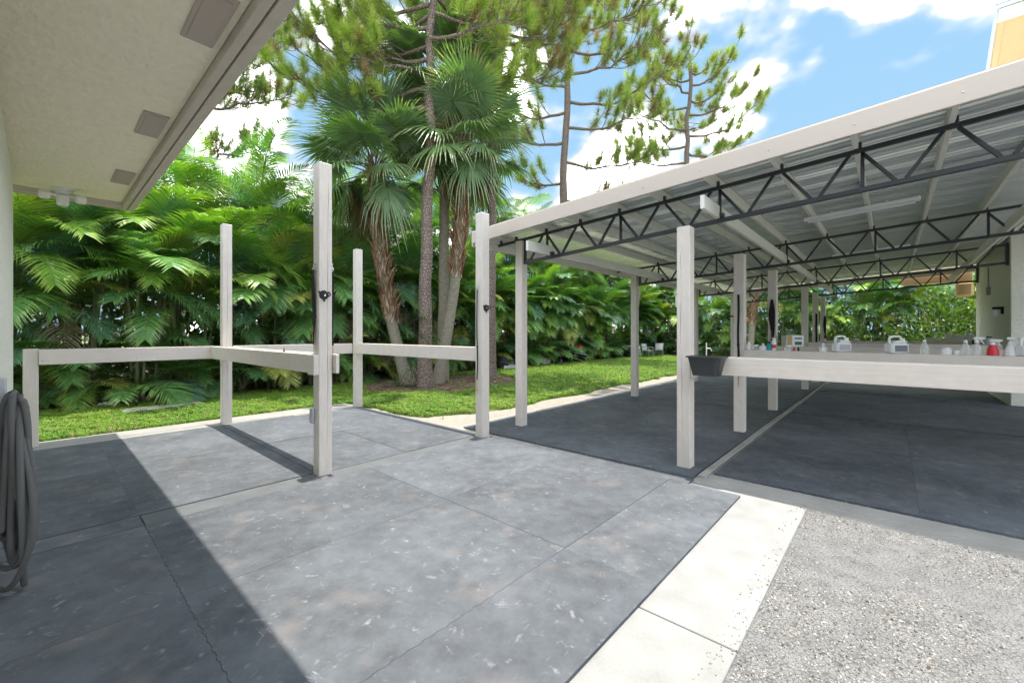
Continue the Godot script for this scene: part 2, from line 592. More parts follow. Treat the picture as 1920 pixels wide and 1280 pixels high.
# ---------------------------------------------------------------- ground, slabs, pads
func sheet(poly: Array, y: float) -> SurfaceTool:
	var st := fresh()
	var p := PackedVector2Array()
	for q in poly:
		p.append(Vector2(q[0], q[1]))
	var idx := Geometry2D.triangulate_polygon(p)
	for i in range(0, idx.size(), 3):
		tri(st, V(p[idx[i]].x, y, p[idx[i]].y), V(p[idx[i + 1]].x, y, p[idx[i + 1]].y), V(p[idx[i + 2]].x, y, p[idx[i + 2]].y), UPV)
	return st

func wavy(a: Vector2, b: Vector2, n: int, amp: float) -> Array:
	var out := []
	var side := (b - a).orthogonal().normalized()
	for i in n:
		var t := float(i) / n
		out.append(a.lerp(b, t) + side * rng.randf_range(-amp, amp) * (1.0 if i > 0 else 0.0))
	return out

func pairs(list: Array) -> Array:
	var out := []
	for p in list:
		out.append([p.x, p.y])
	return out

var lawn_poly := PackedVector2Array()
var bed_poly := PackedVector2Array()

func build_ground() -> void:
	struct("ground", sheet([[-500, -500], [500, -500], [500, 500], [-500, 500]], -0.07), M.lawn, "rough grassy ground beyond the hedge", "ground")
	struct("sand_strip", sheet([[-9.2, 4.4], [-4.9, 4.4], [-4.9, 34], [-6.6, 34], [-6.6, 7], [-9.2, 5.6]], -0.055), M.sand, "pale sandy strip between the lawn and the mats", "sand")
	var edge := []
	edge += wavy(Vector2(-8.88, -9), Vector2(-8.88, 4.55), 60, 0.03)
	edge += wavy(Vector2(-8.75, 4.56), Vector2(-6.5, 4.62), 14, 0.06)
	edge += wavy(Vector2(-6.35, 4.75), Vector2(-5.95, 5.8), 8, 0.06)
	edge += wavy(Vector2(-5.95, 6.0), Vector2(-5.85, 30), 60, 0.12)
	edge += wavy(Vector2(-4, 34), Vector2(-13.0, 34), 8, 0.2)
	edge += wavy(Vector2(-12.8, 32), Vector2(-12.2, 12), 40, 0.25)
	edge += wavy(Vector2(-12.3, 11), Vector2(-12.3, -9), 40, 0.25)
	for p in edge:
		lawn_poly.append(p)
	struct("lawn_soil", sheet(pairs(edge), -0.048), M.lawn, "mown lawn soil between the mats and the palm hedge", "lawn")
	# leaf litter under the hedge and round the clump of trunks
	var bed := [Vector2(-12.0, -12), Vector2(-30, -12), Vector2(-30, 36), Vector2(12, 36), Vector2(12, 29), Vector2(-11.0, 29)]
	bed += wavy(Vector2(-12.2, 28), Vector2(-11.9, 12), 24, 0.3)
	bed += wavy(Vector2(-12.0, 11), Vector2(-12.1, -11), 30, 0.25)
	struct("leaf_litter_bed", sheet(pairs(bed), -0.040), M.mulch, "brown leaf litter along the foot of the palm hedge", "litter")
	var ring := []
	for k in 26:
		var an := TAU * k / 26
		var r := 1.0 + rng.randf_range(-0.14, 0.14)
		ring.append(Vector2(-10.3 + cos(an) * 1.9 * r, 8.5 + sin(an) * 2.7 * r))
		bed_poly.append(ring[-1])
	struct("mulch_ring", sheet(pairs(ring), -0.034), M.mulch, "brown mulch round the clump of palm and pine trunks", "mulch")
	# slabs
	struct("stall_slab", box(-8.18, -1.56, -0.3, -0.02, -9, 4.44, 0.01), M.dusty, "concrete slab under the open tie stall mats", "slab")
	struct("stall_band", box(-4.612, -4.352, -0.0195, -0.004, 0.56, 4.43, 0.002), M.dusty, "dusty concrete band under the two aisle posts", "slab")
	struct("slab_edge", box(-8.86, -8.182, -0.3, -0.019, -9, 4.44, 0.01), M.concrete, "pale concrete border of the stalls along the grass", "slab")
	struct("pavilion_slab", box(-5.3, 8.0, -0.3, -0.0205, 4.45, 19.0, 0.012), M.concrete, "concrete slab under the roofed grooming stalls", "slab")
	struct("pavilion_kerb", box(-1.53, 8.0, -0.1, -0.012, 4.56, 4.815, 0.012), M.concrete, "narrow pale concrete kerb in front of the roofed stalls", "kerb")
	var vs := [-9.0, -3.0, -0.4, 2.225, 4.44]
	for i in 4:
		struct("concrete_pad", box(-1.55, -0.55, -0.25, -0.019, vs[i] + (0.004 if i else 0.0), vs[i + 1] - 0.004, 0.004), M.pad, ["white concrete pad slab farthest from the roofed stalls", "white concrete pad slab under the barn eave line", "white concrete pad slab short of the joint line", "white concrete pad slab beside the roofed stall corner"][i], "pad")
	struct("gravel_yard", sheet([[-0.58, -40], [60, -40], [60, 4.57], [-0.58, 4.57]], -0.03), M.gravel, "weathered pale asphalt yard full of small stones", "yard")
	# loose stones on the yard
	var stones := []
	var tints := []
	var r := RandomNumberGenerator.new()
	r.seed = 3
	var patch := FastNoiseLite.new()
	patch.seed = 9
	patch.frequency = 0.9
	while stones.size() < 34000:
		var u := -0.53 + 3.2 * pow(r.randf(), 1.2)
		var v := r.randf_range(0.4, 4.54)
		var dens := 0.5 + patch.get_noise_2d(u, v) * 1.3
		if r.randf() > dens:
			continue
		var s := r.randf_range(0.0025, 0.006) if r.randf() < 0.95 else r.randf_range(0.006, 0.010)
		var bs := Basis(Vector3(r.randf() - 0.5, r.randf() - 0.5, r.randf() - 0.5).normalized(), r.randf() * TAU).scaled(Vector3(s, s * 0.7, s * 1.2))
		var y := -0.03
		if stones.size() > 33500:
			u = r.randf_range(-0.66, -0.5)
			y = -0.019 if u < -0.553 else -0.03
		stones.append(Transform3D(bs, V(u, y + s * 0.25, v)))
		var g := r.randf_range(0.12, 0.46)
		if r.randf() < 0.24:
			g = r.randf_range(0.05, 0.14)
		var warm := 0.22 if r.randf() < 0.05 else 0.0
		tints.append(Color(g, g * (0.99 - warm), g * (0.97 - warm * 2.0)))
	var sm := fresh()
	for k in 8:
		var d := Vector3(1 if k & 1 else -1, 1 if k & 2 else -1, 1 if k & 4 else -1)
		tri(sm, Vector3(d.x, 0, 0), Vector3(0, d.y, 0), Vector3(0, 0, d.z), d.normalized())
	var so := scatter("loose_gravel", sm.commit(), M.stone, stones, tints)
	tag(so, "loose small stones strewn over the pale asphalt yard", "gravel", "", "stuff")

# ---------------------------------------------------------------- the barn eave on the left
func build_barn_eave() -> void:
	var b := thing("barn", "stucco barn with a deep boxed eave over the shaded mats", "building", V(-4, 0, -0.2))
	var off := -b.position
	var put := func(called: String, st: SurfaceTool, m: Material, parent: Node = null) -> MeshInstance3D:
		var o := obj(called, st, m, parent if parent else b)
		if parent == null:
			o.position = off
		return o
	put.call("wall", box(-8.28, 3.0, -0.05, 3.46, -0.45, -0.215, 0.01), M.stucco)
	put.call("wall", box(-8.28, -8.03, -0.05, 3.46, -7.0, -0.46, 0.01), M.stucco)
	put.call("soffit", box(-8.68, 3.0, 3.47, 3.53, -7.0, 0.845), M.soffit)
	put.call("inner_trim", box(-8.68, 3.0, 3.395, 3.70, 0.848, 0.905), M.paint_tan)
	put.call("fascia", box(-8.80, 3.0, 3.385, 3.76, 0.914, 0.99), M.paint_tan)
	put.call("end_trim", box(-8.735, -8.683, 3.395, 3.70, -7.0, 0.905), M.paint_tan)
	put.call("end_fascia", box(-8.80, -8.743, 3.385, 3.76, -7.0, 0.912), M.paint_tan)
	put.call("roof", box(-8.86, 3.0, 3.765, 3.85, -7.0, 1.02), M.concrete_dark)
	for u in [-7.25, -5.22, -3.19, -1.16]:
		var o: MeshInstance3D = put.call("soffit_vent", box(u - 0.3, u + 0.3, 3.455, 3.47, 0.62, 0.8, 0.003), M.vent)
		obj("mesh_panel", box(u - 0.27, u + 0.27, 3.4505, 3.4545, 0.645, 0.775, 0.001), M.vent, o)
	# twin flood light under the soffit
	var f := thing("flood_light", "white twin head flood light under the barn soffit", "light", V(-8.45, 3.47, 0.22))
	var st := fresh()
	lathe(st, Vector3.ZERO, [Vector2(0.0, 0.0), Vector2(0.12, 0.0), Vector2(0.115, -0.03), Vector2(0.07, -0.045), Vector2(0.07, -0.08), Vector2(0.0, -0.08)], 18)
	obj("base", st, M.plastic_white, f)
	obj("sensor", box(-0.06, 0.06, -0.23, -0.082, -0.06, 0.06, 0.02), M.plastic_white, f)
	for s in [-1, 1]:
		var h := fresh()
		tube(h, [Vector3(0.0, -0.1, 0), Vector3(0.08, -0.11, -s * 0.13)], [0.018, 0.018], 8)
		obj("arm", h, M.plastic_white, f)
		h = fresh()
		cbox(h, Vector3(0.09, -0.13, -s * 0.17), Vector3(0.1, 0.11, 0.11), 0.02, Basis(Vector3(0, 0, 1), -0.5))
		var head := obj("lamp_head", h, M.plastic_white, f)
		h = fresh()
		lathe(h, Vector3(0.13, -0.2, -s * 0.17), [Vector2(0.0, 0.0), Vector2(0.04, 0.0)], 12)
		obj("lens", h, M.clear, head)
	# hook rack high on the wall
	var k := thing("hook_rack", "grey white rack with black wire hooks high on the barn wall", "rack", V(-4.6, 2.42, -0.215))
	var tilt := Basis(Vector3(1, 0, 0), deg_to_rad(10))
	st = fresh()
	cbox(st, Vector3(0, 0.10, 0.03), Vector3(0.75, 0.24, 0.03), 0.008, tilt)
	obj("panel", st, M.plastic_grey, k)
	for i in 5:
		st = fresh()
		var x := -0.3 + i * 0.15
		tube(st, curve([Vector3(x, 0.13, 0.04), Vector3(x, 0.12, 0.1), Vector3(x, 0.08, 0.1), Vector3(x, 0.085, 0.075)], 4), even(0.005, 0.004, 13), 6)
		obj("hook", st, M.black, k)
	# round meter cover on the wall
	var mt := thing("wall_dial", "round grey dial cover fixed to the barn wall", "dial", V(-4.4, 1.5, -0.215))
	st = fresh()
	tube(st, [Vector3(0, 0, 0), Vector3(0, 0, 0.04), Vector3(0, 0, 0.055)], [0.1, 0.1, 0.08], 18)
	obj("case", st, M.plastic_grey, mt)
	st = fresh()
	tube(st, [Vector3(0, 0, 0.056), Vector3(0, 0, 0.062)], [0.075, 0.07], 18)
	obj("glass", st, M.galv, mt)

# ---------------------------------------------------------------- posts and rails
# a square timber post with a long drying crack down one face
func post_mesh(u: float, v: float, h: float, w := 0.14, crack := 0, seed_ := 1) -> SurfaceTool:
	var st := fresh()
	var hw := w / 2
	if crack == 0:
		lims(st, u - hw, u + hw, -0.02, h, v - hw, v + hw, 0.006)
		return st
	# crack = 1: on the face towards +u, crack = 2: on the face towards -v
	var r := RandomNumberGenerator.new()
	r.seed = seed_
	lims(st, u - hw, u + hw, -0.02, h, v - hw, v + hw, 0.006)
	var n := Vector3(1, 0, 0) if crack == 1 else Vector3(0, 0, 1)
	var side := Vector3(0, 0, -1) if crack == 1 else Vector3(1, 0, 0)
	var mid := V(u, 0, v) + n * hw
	st = fresh()
	# the cracked face is built from strips either side of a V-shaped groove
	var rows := 60
	var prev := []
	var x := r.randf_range(-0.01, 0.015)
	var lo := r.randf_range(0.02, 0.25)
	var hi := r.randf_range(0.85, 1.0)
	var b := 0.006
	var other_faces := fresh()
	for i in rows + 1:
		var t := float(i) / rows
		var y := lerpf(-0.02, h - b, t)
		x += r.randf_range(-0.0035, 0.0035)
		x = clampf(x, -0.03, 0.03)
		var open := smoothstep(lo, lo + 0.1, t) * (1.0 - smoothstep(hi - 0.08, hi, t))
		var wd := 0.0004 + 0.0032 * open * (0.6 + 0.4 * sin(t * 23.0))
		var dp := 0.001 + 0.022 * open
		var row := [mid + side * (-hw + b) + UPV * y, mid + side * (x - wd) + UPV * y, mid + side * x - n * dp + UPV * y, mid + side * (x + wd) + UPV * y, mid + side * (hw - b) + UPV * y]
		if prev.size():
			for k in 4:
				var nn := n
				if k == 1:
					nn = (n * 0.3 + side).normalized()
				elif k == 2:
					nn = (n * 0.3 - side).normalized()
				quad(st, prev[k], prev[k + 1], row[k + 1], row[k], nn)
		prev = row
	# the rest of the post: the same box with its cracked face left out
	var H := Vector3(hw, 0, hw)
	var c := V(u, 0, v)
	for f in [Vector3(1, 0, 0), Vector3(-1, 0, 0), Vector3(0, 0, 1), Vector3(0, 0, -1)]:
		if f == n:
			continue
		var t: Vector3 = UPV.cross(f)
		quad(st, c + f * hw + t * (hw - b) - UPV * 0.02, c + f * hw - t * (hw - b) - UPV * 0.02, c + f * hw - t * (hw - b) + UPV * (h - b), c + f * hw + t * (hw - b) + UPV * (h - b), f)
	for f in [Vector3(1, 0, 0), Vector3(-1, 0, 0), Vector3(0, 0, 1), Vector3(0, 0, -1)]:
		var t: Vector3 = UPV.cross(f)
		var e: Vector3 = (f + t).normalized()
		quad(st, c + f * hw + t * (hw - b) - UPV * 0.02, c + t * hw + f * (hw - b) - UPV * 0.02, c + t * hw + f * (hw - b) + UPV * (h - b), c + f * hw + t * (hw - b) + UPV * (h - b), e)
		quad(st, c + f * hw + t * (hw - b) + UPV * (h - b), c + f * hw - t * (hw - b) + UPV * (h - b), c + f * (hw - b) - t * (hw - b) + UPV * h, c + f * (hw - b) + t * (hw - b) + UPV * h, (f + UPV).normalized())
		tri(st, c + f * hw + t * (hw - b) + UPV * (h - b), c + t * hw + f * (hw - b) + UPV * (h - b), c + (f + t) * (hw - b) + UPV * h, (f + t + UPV).normalized())
	var q := hw - b
	quad(st, c + Vector3(q, h, q), c + Vector3(-q, h, q), c + Vector3(-q, h, -q), c + Vector3(q, h, -q), UPV)
	return st

# a few nail heads near the ends and the middle of a plank
func nail(o: MeshInstance3D) -> void:
	var b := o.mesh.get_aabb()
	var long_x := b.size.x > b.size.z
	for k in 3:
		for s in [0.25, 0.75]:
			var f: float = [0.012, 0.52, 0.985][k]
			var st := fresh()
			var p := b.position + Vector3(0, b.size.y * s, 0)
			if long_x:
				p += Vector3(b.size.x * f + rng.randf_range(-0.01, 0.01), 0, b.size.z)
				tube(st, [p - Vector3(0, 0, 0.001), p + Vector3(0, 0, 0.0016)], [0.0055, 0.004], 7)
			else:
				p += Vector3(b.size.x, 0, b.size.z * f + rng.randf_range(-0.01, 0.01))
				tube(st, [p - Vector3(0.001, 0, 0), p + Vector3(0.0016, 0, 0)], [0.0055, 0.004], 7)
			obj("nail", st, M.rust if rng.randf() < 0.5 else M.galv, o)

func build_stall_frame() -> void:
	var t := thing("tie_stall_frame", "open air tie stall frame of tall taupe timber posts with plank rails", "stall frame", V(-6.4, 0, 2.0))
	var off := -t.position
	var put := func(called: String, st: SurfaceTool, m: Material) -> void:
		var o := obj(called, st, m, t)
		o.position = off
		if called == "rail":
			nail(o)
	put.call("post", post_mesh(-4.54, 2.03, 3.30, 0.14, 1, 4), M.paint_up)
	put.call("post", post_mesh(-4.45, 4.32, 3.235, 0.145, 2, 8), M.paint_up)
	put.call("post", post_mesh(-8.40, 2.12, 3.33, 0.14, 1, 12), M.paint_up)
	put.call("post", post_mesh(-8.22, 4.40, 3.22, 0.14), M.paint_up)
	put.call("post", box(-8.62, -8.48, -0.02, 1.285, -0.14, 0.0, 0.005), M.paint_up)
	# rail between the two stalls: planks on both sides of the posts and a core
	put.call("rail", box(-8.50, -4.622, 1.075, 1.275, 1.915, 1.955), M.paint_along)
	put.call("rail", box(-8.50, -4.40, 1.07, 1.272, 2.108, 2.146), M.paint_along)
	put.call("rail_core", box(-8.32, -4.62, 1.13, 1.2, 1.963, 2.104), M.paint_along)
	put.call("cleat", box(-4.618, -4.468, 1.06, 1.27, 1.905, 1.957), M.paint_up)
	# side rails towards the lawn
	put.call("rail", box(-8.47, -8.43, 1.075, 1.28, 0.002, 2.045), M.paint_along)
	put.call("rail", box(-8.33, -8.292, 1.08, 1.283, 2.195, 4.325), M.paint_along)
	# rail along the far side
	put.call("rail", box(-8.145, -4.525, 1.085, 1.29, 4.30, 4.34), M.paint_along)
	put.call("rail", box(-8.145, -4.525, 1.085, 1.288, 4.41, 4.45), M.paint_along)

# ---------------------------------------------------------------- the roofed pavilion
const TV := [5.25, 9.45, 13.62, 17.8]
const PU := [-4.98, -4.64, -4.02, -3.40, -2.78, -2.16, -1.53, -0.90, -0.26, 0.38, 1.02, 1.66, 2.30, 2.94, 3.58]

func chord(u: float) -> float:
	return 3.003 + 0.0545 * (u + 5.0)

func build_pavilion() -> void:
	var p := thing("grooming_pavilion", "open sided pavilion roof on black steel trusses with a taupe fascia", "pavilion", V(-1.6, 0, 11))
	var off := -p.position
	var put := func(called: String, st, m: Material) -> MeshInstance3D:
		var o := obj(called, st, m, p)
		o.position = off
		return o
	var slope := Basis(Vector3(0, 0, 1), atan(0.0545))
	var u0 := -5.04
	var u1 := 4.2
	# corrugated sheets, one profile shared
	var st := fresh()
	var n := 66
	var wide := 0.914
	for i in n:
		var q := []
		for k in 2:
			var s := float(i + k) / n * wide
			var ph := fposmod(s / 0.11425, 1.0)
			var hgt := 0.022 * clampf((absf(ph - 0.5) - 0.14) / 0.14, 0.0, 1.0)
			q.append([s, hgt])
		var a := V(u0, chord(u0) + 0.128 + q[0][1], q[0][0])
		var b := V(u1, chord(u1) + 0.128 + q[0][1], q[0][0])
		var c := V(u1, chord(u1) + 0.128 + q[1][1], q[1][0])
		var d := V(u0, chord(u0) + 0.128 + q[1][1], q[1][0])
		var nn := (b - a).cross(d - a).normalized()
		if nn.y > 0:
			nn = -nn
		quad(st, a, b, c, d, nn)
	var panel := st.commit()
	for k in 15:
		var o: MeshInstance3D = put.call("roof_sheet", panel, M.sheet)
		o.position += V(0, 0.0015 * (k % 2), 4.70 + k * 0.912)
	# purlins
	for u in PU:
		if u == -4.64:
			continue
		st = fresh()
		cbox(st, V(u, chord(u) + 0.0635, 11.55), Vector3(0.042, 0.123, 13.7), 0.003)
		put.call("purlin", st, M.purlin)
	# fascia of folded metal at the front, gutter board along the low side
	st = fresh()
	var fc := V((u0 + u1) / 2, chord((u0 + u1) / 2) + 0.03, 4.672)
	cbox(st, fc, Vector3((u1 - u0) / cos(atan(0.0545)), 0.188, 0.03), 0.004, slope)
	cbox(st, fc + Vector3(0, 0.098, -0.04), Vector3((u1 - u0) / cos(atan(0.0545)), 0.008, 0.1), 0.002, slope)
	var fs: MeshInstance3D = put.call("fascia", st, M.trim_metal)
	for u in PU:
		st = fresh()
		tube(st, [V(u + 0.02, chord(u) + 0.02, 4.656), V(u + 0.02, chord(u) + 0.02, 4.650)], [0.007, 0.005], 8)
		obj("screw", st, M.galv, fs)
	put.call("side_fascia", box(-5.085, -5.045, 2.895, 3.125, 4.69, 18.45), M.trim_metal)
	put.call("side_board", box(-5.035, -5.005, 2.90, 3.005, 4.71, 18.4), M.purlin)
	st = fresh()
	cbox(st, V((u0 + u1) / 2, chord((u0 + u1) / 2) + 0.03, 18.43), Vector3(u1 - u0, 0.188, 0.03), 0.004, slope)
	put.call("rear_fascia", st, M.trim_metal)
	# trusses
	for i in 4:
		var v: float = TV[i]
		var tr := Node3D.new()
		tr.name = "truss"
		p.add_child(tr, true)
		tr.position = off + V(0, 0, v)
		var end: float = 4.1 if i < 2 else 1.78
		var deep := 0.40
		st = fresh()
		bar(st, V(-5.02, chord(-5.02) - 0.02, 0), V(end, chord(end) - 0.02, 0), 0.04, 0.04, Vector3(0, 0, 1))
		obj("top_chord", st, M.steel_black, tr)
		st = fresh()
		bar(st, V(-4.44, chord(-4.44) - deep, 0), V(end, chord(end) - deep, 0), 0.046, 0.05, Vector3(0, 0, 1))
		obj("bottom_chord", st, M.steel_black, tr)
		st = fresh()
		bar(st, V(-4.42, chord(-4.42) - 0.045, 0), V(-4.42, chord(-4.42) - deep + 0.022, 0), 0.04, 0.04, Vector3(0, 0, 1))
		obj("end_upright", st, M.steel_black, tr)
		for j in range(2, PU.size()):
			var u: float = PU[j]
			if u > end:
				break
			for s in [-1, 1]:
				var ub: float = u + s * 0.285
				if ub > end - 0.05:
					continue
				st = fresh()
				bar(st, V(u + s * 0.045, chord(u) - 0.042, 0), V(ub, chord(ub) - deep + 0.023, 0), 0.03, 0.03, Vector3(0, 0, 1))
				obj("diagonal", st, M.steel_black, tr)
			if j % 2 == 0:
				st = fresh()
				bar(st, V(u + 0.05, chord(u) - 0.042, 0), V(u + 0.05, chord(u) - deep + 0.022, 0), 0.03, 0.03, Vector3(0, 0, 1))
				obj("upright", st, M.steel_black, tr)
		for u in PU:
			if u > end:
				break
			st = fresh()
			cbox(st, V(u + 0.034, chord(u) + 0.022, 0), Vector3(0.024, 0.07, 0.05), 0.002)
			obj("clip", st, M.steel_black, tr)
		if i >= 2:
			st = fresh()
			cbox(st, V(1.80, chord(1.8) - 0.22, 0), Vector3(0.035, 0.46, 0.14), 0.002)
			obj("wall_plate", st, M.steel_black, tr)
	# long braces lying on the bottom chords
	for u in [-3.92, -1.5, 1.25]:
		st = fresh()
		var y := chord(u) - 0.40 + 0.023
		cbox(st, V(u, y + 0.075, 11.3), Vector3(0.045, 0.145, 13.2), 0.004)
		put.call("brace", st, M.purlin)
		for v in TV:
			st = fresh()
			cbox(st, V(u + 0.045, y + 0.03, v), Vector3(0.04, 0.05, 0.07), 0.003)
			put.call("brace_clip", st, M.steel_black)
	# roof posts
	put.call("post", post_mesh(-4.50, 5.25, chord(-4.5) - 0.042, 0.14), M.paint_up)
	put.call("post", post_mesh(-4.55, 9.45, chord(-4.5) - 0.042, 0.14), M.paint_up)
	put.call("post", post_mesh(-4.55, 13.62, chord(-4.5) - 0.042, 0.14), M.paint_up)
	put.call("post", post_mesh(-4.55, 17.8, chord(-4.5) - 0.042, 0.14), M.paint_up)
	# strip lights and their cable under the roof
	for k in 2:
		var v: float = [7.6, 11.6][k]
		var l := thing("strip_light", ["unlit white strip light under the roof between first and second truss", "unlit white strip light under the roof beyond the second truss"][k], "light", V(-0.35, chord(-0.35) - 0.02, v))
		st = fresh()
		cbox(st, Vector3(0, -0.03, 0), Vector3(1.25, 0.05, 0.11), 0.008, slope)
		obj("housing", st, M.plastic_white, l)
		for s in [-1, 1]:
			st = fresh()
			tube(st, [Vector3(-0.58, -0.068 - 0.032, s * 0.03), Vector3(0.58, -0.068 + 0.032, s * 0.03)], [0.013, 0.013], 8)
			obj("lamp_tube", st, M.plastic_white, l)
			st = fresh()
			cbox(st, Vector3(s * 0.3, 0.01 + s * 0.016, 0), Vector3(0.03, 0.03, 0.03), 0.003)
			obj("bracket", st, M.galv, l)
	var cb := thing("light_cable", "grey cable run along the underside of the sheet roof", "cable", V(0, 3.2, 6.9))
	st = fresh()
	tube(st, [V(-0.95, chord(-0.95) + 0.11 - 3.2, 0), V(0.2, chord(0.2) + 0.108 - 3.2, 0.0), V(1.5, chord(1.5) + 0.11 - 3.2, -0.05), V(3.2, chord(3.2) + 0.11 - 3.2, -0.05)], even(0.012, 0.012, 4), 7)
	obj("conduit", st, M.galv, cb)
	for u in [-0.3, 0.4]:
		st = fresh()
		cbox(st, V(u, chord(u) + 0.1 - 3.2, 0), Vector3(0.07, 0.05, 0.07), 0.006)
		obj("junction_box", st, M.plastic_grey, cb)

# the stall dividers: a post with plank rails running to the barn side
func build_dividers() -> void:
	var vs := [4.87, 7.17, 9.58, 13.66, 15.75, 17.7]
	var hs := [2.69, 2.70, 2.72, 2.73, 2.72, 2.72]
	var ends := [5.6, 5.6, 5.6, 1.74, 1.74, 1.74]
	var words := ["taupe divider post with white plank rail at the front of the roofed stalls", "divider post whose plank rail shelf holds jugs and spray bottles", "divider post and rail carrying a cardboard box under the second truss", "divider post and rail in line with the stucco wall corner", "slim looking divider post with strap behind the stucco wall corner", "last divider post and rail before the rear fascia of the pavilion"]
	for i in 6:
		var v: float = vs[i]
		var t := thing("stall_divider", words[i], "stall divider", V(-1.73, 0, v))
		var off := -t.position
		var put := func(called: String, st: SurfaceTool, m: Material) -> void:
			var o := obj(called, st, m, t)
			o.position = off
			if called == "rail":
				nail(o)
		var paint: Material = M.paint_up
		put.call("post", post_mesh(-1.735, v, hs[i], 0.145, 2 if i == 0 else 0, 30 + i), paint)
		var top := 1.245
		put.call("rail", box(-1.655 if i else -1.60, ends[i], top - 0.185, top, v - 0.115, v - 0.074), M.paint_along)
		put.call("rail", box(-1.655, ends[i], top - 0.186, top - 0.002, v + 0.074, v + 0.113), M.paint_along)
		if i > 0:
			put.call("shelf", box(-1.658, ends[i], top - 0.035, top - 0.006, v - 0.072, v + 0.072), M.paint_brown)
		put.call("cleat", box(-1.81, -1.66, top - 0.2, top - 0.002, v + 0.075, v + 0.115), paint)
		var st := fresh()
		cbox(st, V(-1.64, top - 0.12, v - 0.012), Vector3(0.04, 0.25, 0.12), 0.012)
		put.call("bracket_block", st, paint)
	# floor threshold strip beside the posts
	var ts := thing("threshold_strip", "long pale timber strip across the mats beside the divider posts", "strip", V(-1.49, 0, 10))
	for k in 5:
		var a := 4.62 + k * 2.2
		var st := fresh()
		cbox(st, V(rng.randf_range(-0.006, 0.006), -0.004, a + 1.1 - 10), Vector3(0.075, 0.028, 2.19), 0.005, Basis(UPV, rng.randf_range(-0.004, 0.004)))
		obj("strip_board", st, M.concrete, ts)

func build_far_barn() -> void:
	var b := thing("stucco_building", "pale stucco building behind the roofed stalls with an orange high eave", "building", V(4, 0, 17))
	var off := -b.position
	var put := func(called: String, st: SurfaceTool, m: Material) -> void:
		obj(called, st, m, b).position = off
	put.call("wall", box(1.83, 2.05, -0.05, 4.6, 13.66, 18.3, 0.01), M.stucco)
	put.call("wall", box(1.83, 9.0, -0.05, 3.6, 13.43, 13.655, 0.01), M.stucco)
	put.call("wall", box(2.06, 9.0, -0.05, 4.6, 18.1, 18.3, 0.01), M.stucco)
	put.call("upper_wall", box(2.6, 9.0, 4.61, 7.9, 14.6, 18.3, 0.02), M.stucco_orange)
	var lean := Basis(Vector3(1, 0, 0), -atan(0.62))
	var st := fresh()
	cbox(st, V(5.4, 7.62, 14.85), Vector3(7.4, 0.05, 2.9), 0.006, lean)
	put.call("eave_soffit", st, M.stucco_orange)
	st = fresh()
	cbox(st, V(5.4, 7.72, 14.85), Vector3(7.5, 0.10, 3.0), 0.006, lean)
	put.call("roof", st, M.flashing)
	st = fresh()
	cbox(st, V(5.4, 8.50, 13.62), Vector3(7.5, 0.34, 0.03), 0.006, lean)
	put.call("eave_flashing", st, M.flashing)
	st = fresh()
	cbox(st, V(5.4, 8.28, 13.70), Vector3(7.42, 0.06, 0.3), 0.006, lean)
	put.call("eave_band", st, M.stucco)
	st = fresh()
	cbox(st, V(1.76, 7.62, 14.85), Vector3(0.1, 0.09, 2.86), 0.006, lean)
	put.call("eave_edge", st, M.stucco_orange)
	put.call("canopy", box(0.2, 1.8, 3.05, 3.55, 18.6, 18.9, 0.02), M.stucco_orange)
	put.call("corbel", box(1.45, 1.82, 2.6, 3.04, 18.55, 18.95, 0.06), M.stucco_orange)
	var s := thing("wall_sconce", "small black lantern on the pale stucco wall", "lantern", V(1.83, 2.0, 14.2))
	st = fresh()
	cbox(st, Vector3(-0.02, 0.0, 0), Vector3(0.04, 0.16, 0.1), 0.006)
	obj("back_plate", st, M.black, s)
	st = fresh()
	cbox(st, Vector3(-0.1, 0.05, 0), Vector3(0.13, 0.05, 0.12), 0.006)
	obj("cap", st, M.black, s)
	st = fresh()
	cbox(st, Vector3(-0.1, -0.06, 0), Vector3(0.09, 0.17, 0.09), 0.004)
	obj("glass", st, M.clear, s)
	var e := thing("outlet_box", "small grey outlet box with conduit under a truss", "box", V(1.83, 2.55, 15.9))
	st = fresh()
	cbox(st, Vector3(-0.035, 0, 0), Vector3(0.07, 0.2, 0.14), 0.006)
	obj("case", st, M.plastic_grey, e)
	st = fresh()
	tube(st, [Vector3(-0.03, 0.1, 0), Vector3(-0.03, 0.6, 0)], [0.014, 0.014], 8)
	obj("conduit", st, M.plastic_grey, e)

# ---------------------------------------------------------------- rubber mats with interlocking edges
func tooth(t: float) -> float:
	var ph := fposmod(t / 0.085, 1.0)
	if ph < 0.08:
		return -1.0 + ph / 0.04
	if ph < 0.5:
		return 1.0
	if ph < 0.58:
		return 1.0 - (ph - 0.5) / 0.04
	return -1.0

func mat_edge(a: Vector2, b: Vector2, inward: Vector2, on: bool) -> PackedVector2Array:
	var gap := 0.001
	var amp := 0.0032
	var step := 0.0066
	var p := PackedVector2Array()
	var l := a.distance_to(b)
	if not on:
		for k in 6:
			p.append(a.lerp(b, k / 6.0) + inward * gap * (rng.randf_range(0.6, 1.6) if k > 0 else 1.0))
		return p
	var n := int(l / step)
	var along_u := absf(b.x - a.x) > absf(b.y - a.y)
	for k in n:
		var q := a.lerp(b, float(k) / n)
		var o := 0.0
		if k * step > 0.05 and l - k * step > 0.05:
			o = amp * tooth(q.x if along_u else q.y)
		p.append(q + inward * gap + (Vector2(0, o) if along_u else Vector2(o, 0)))
	return p

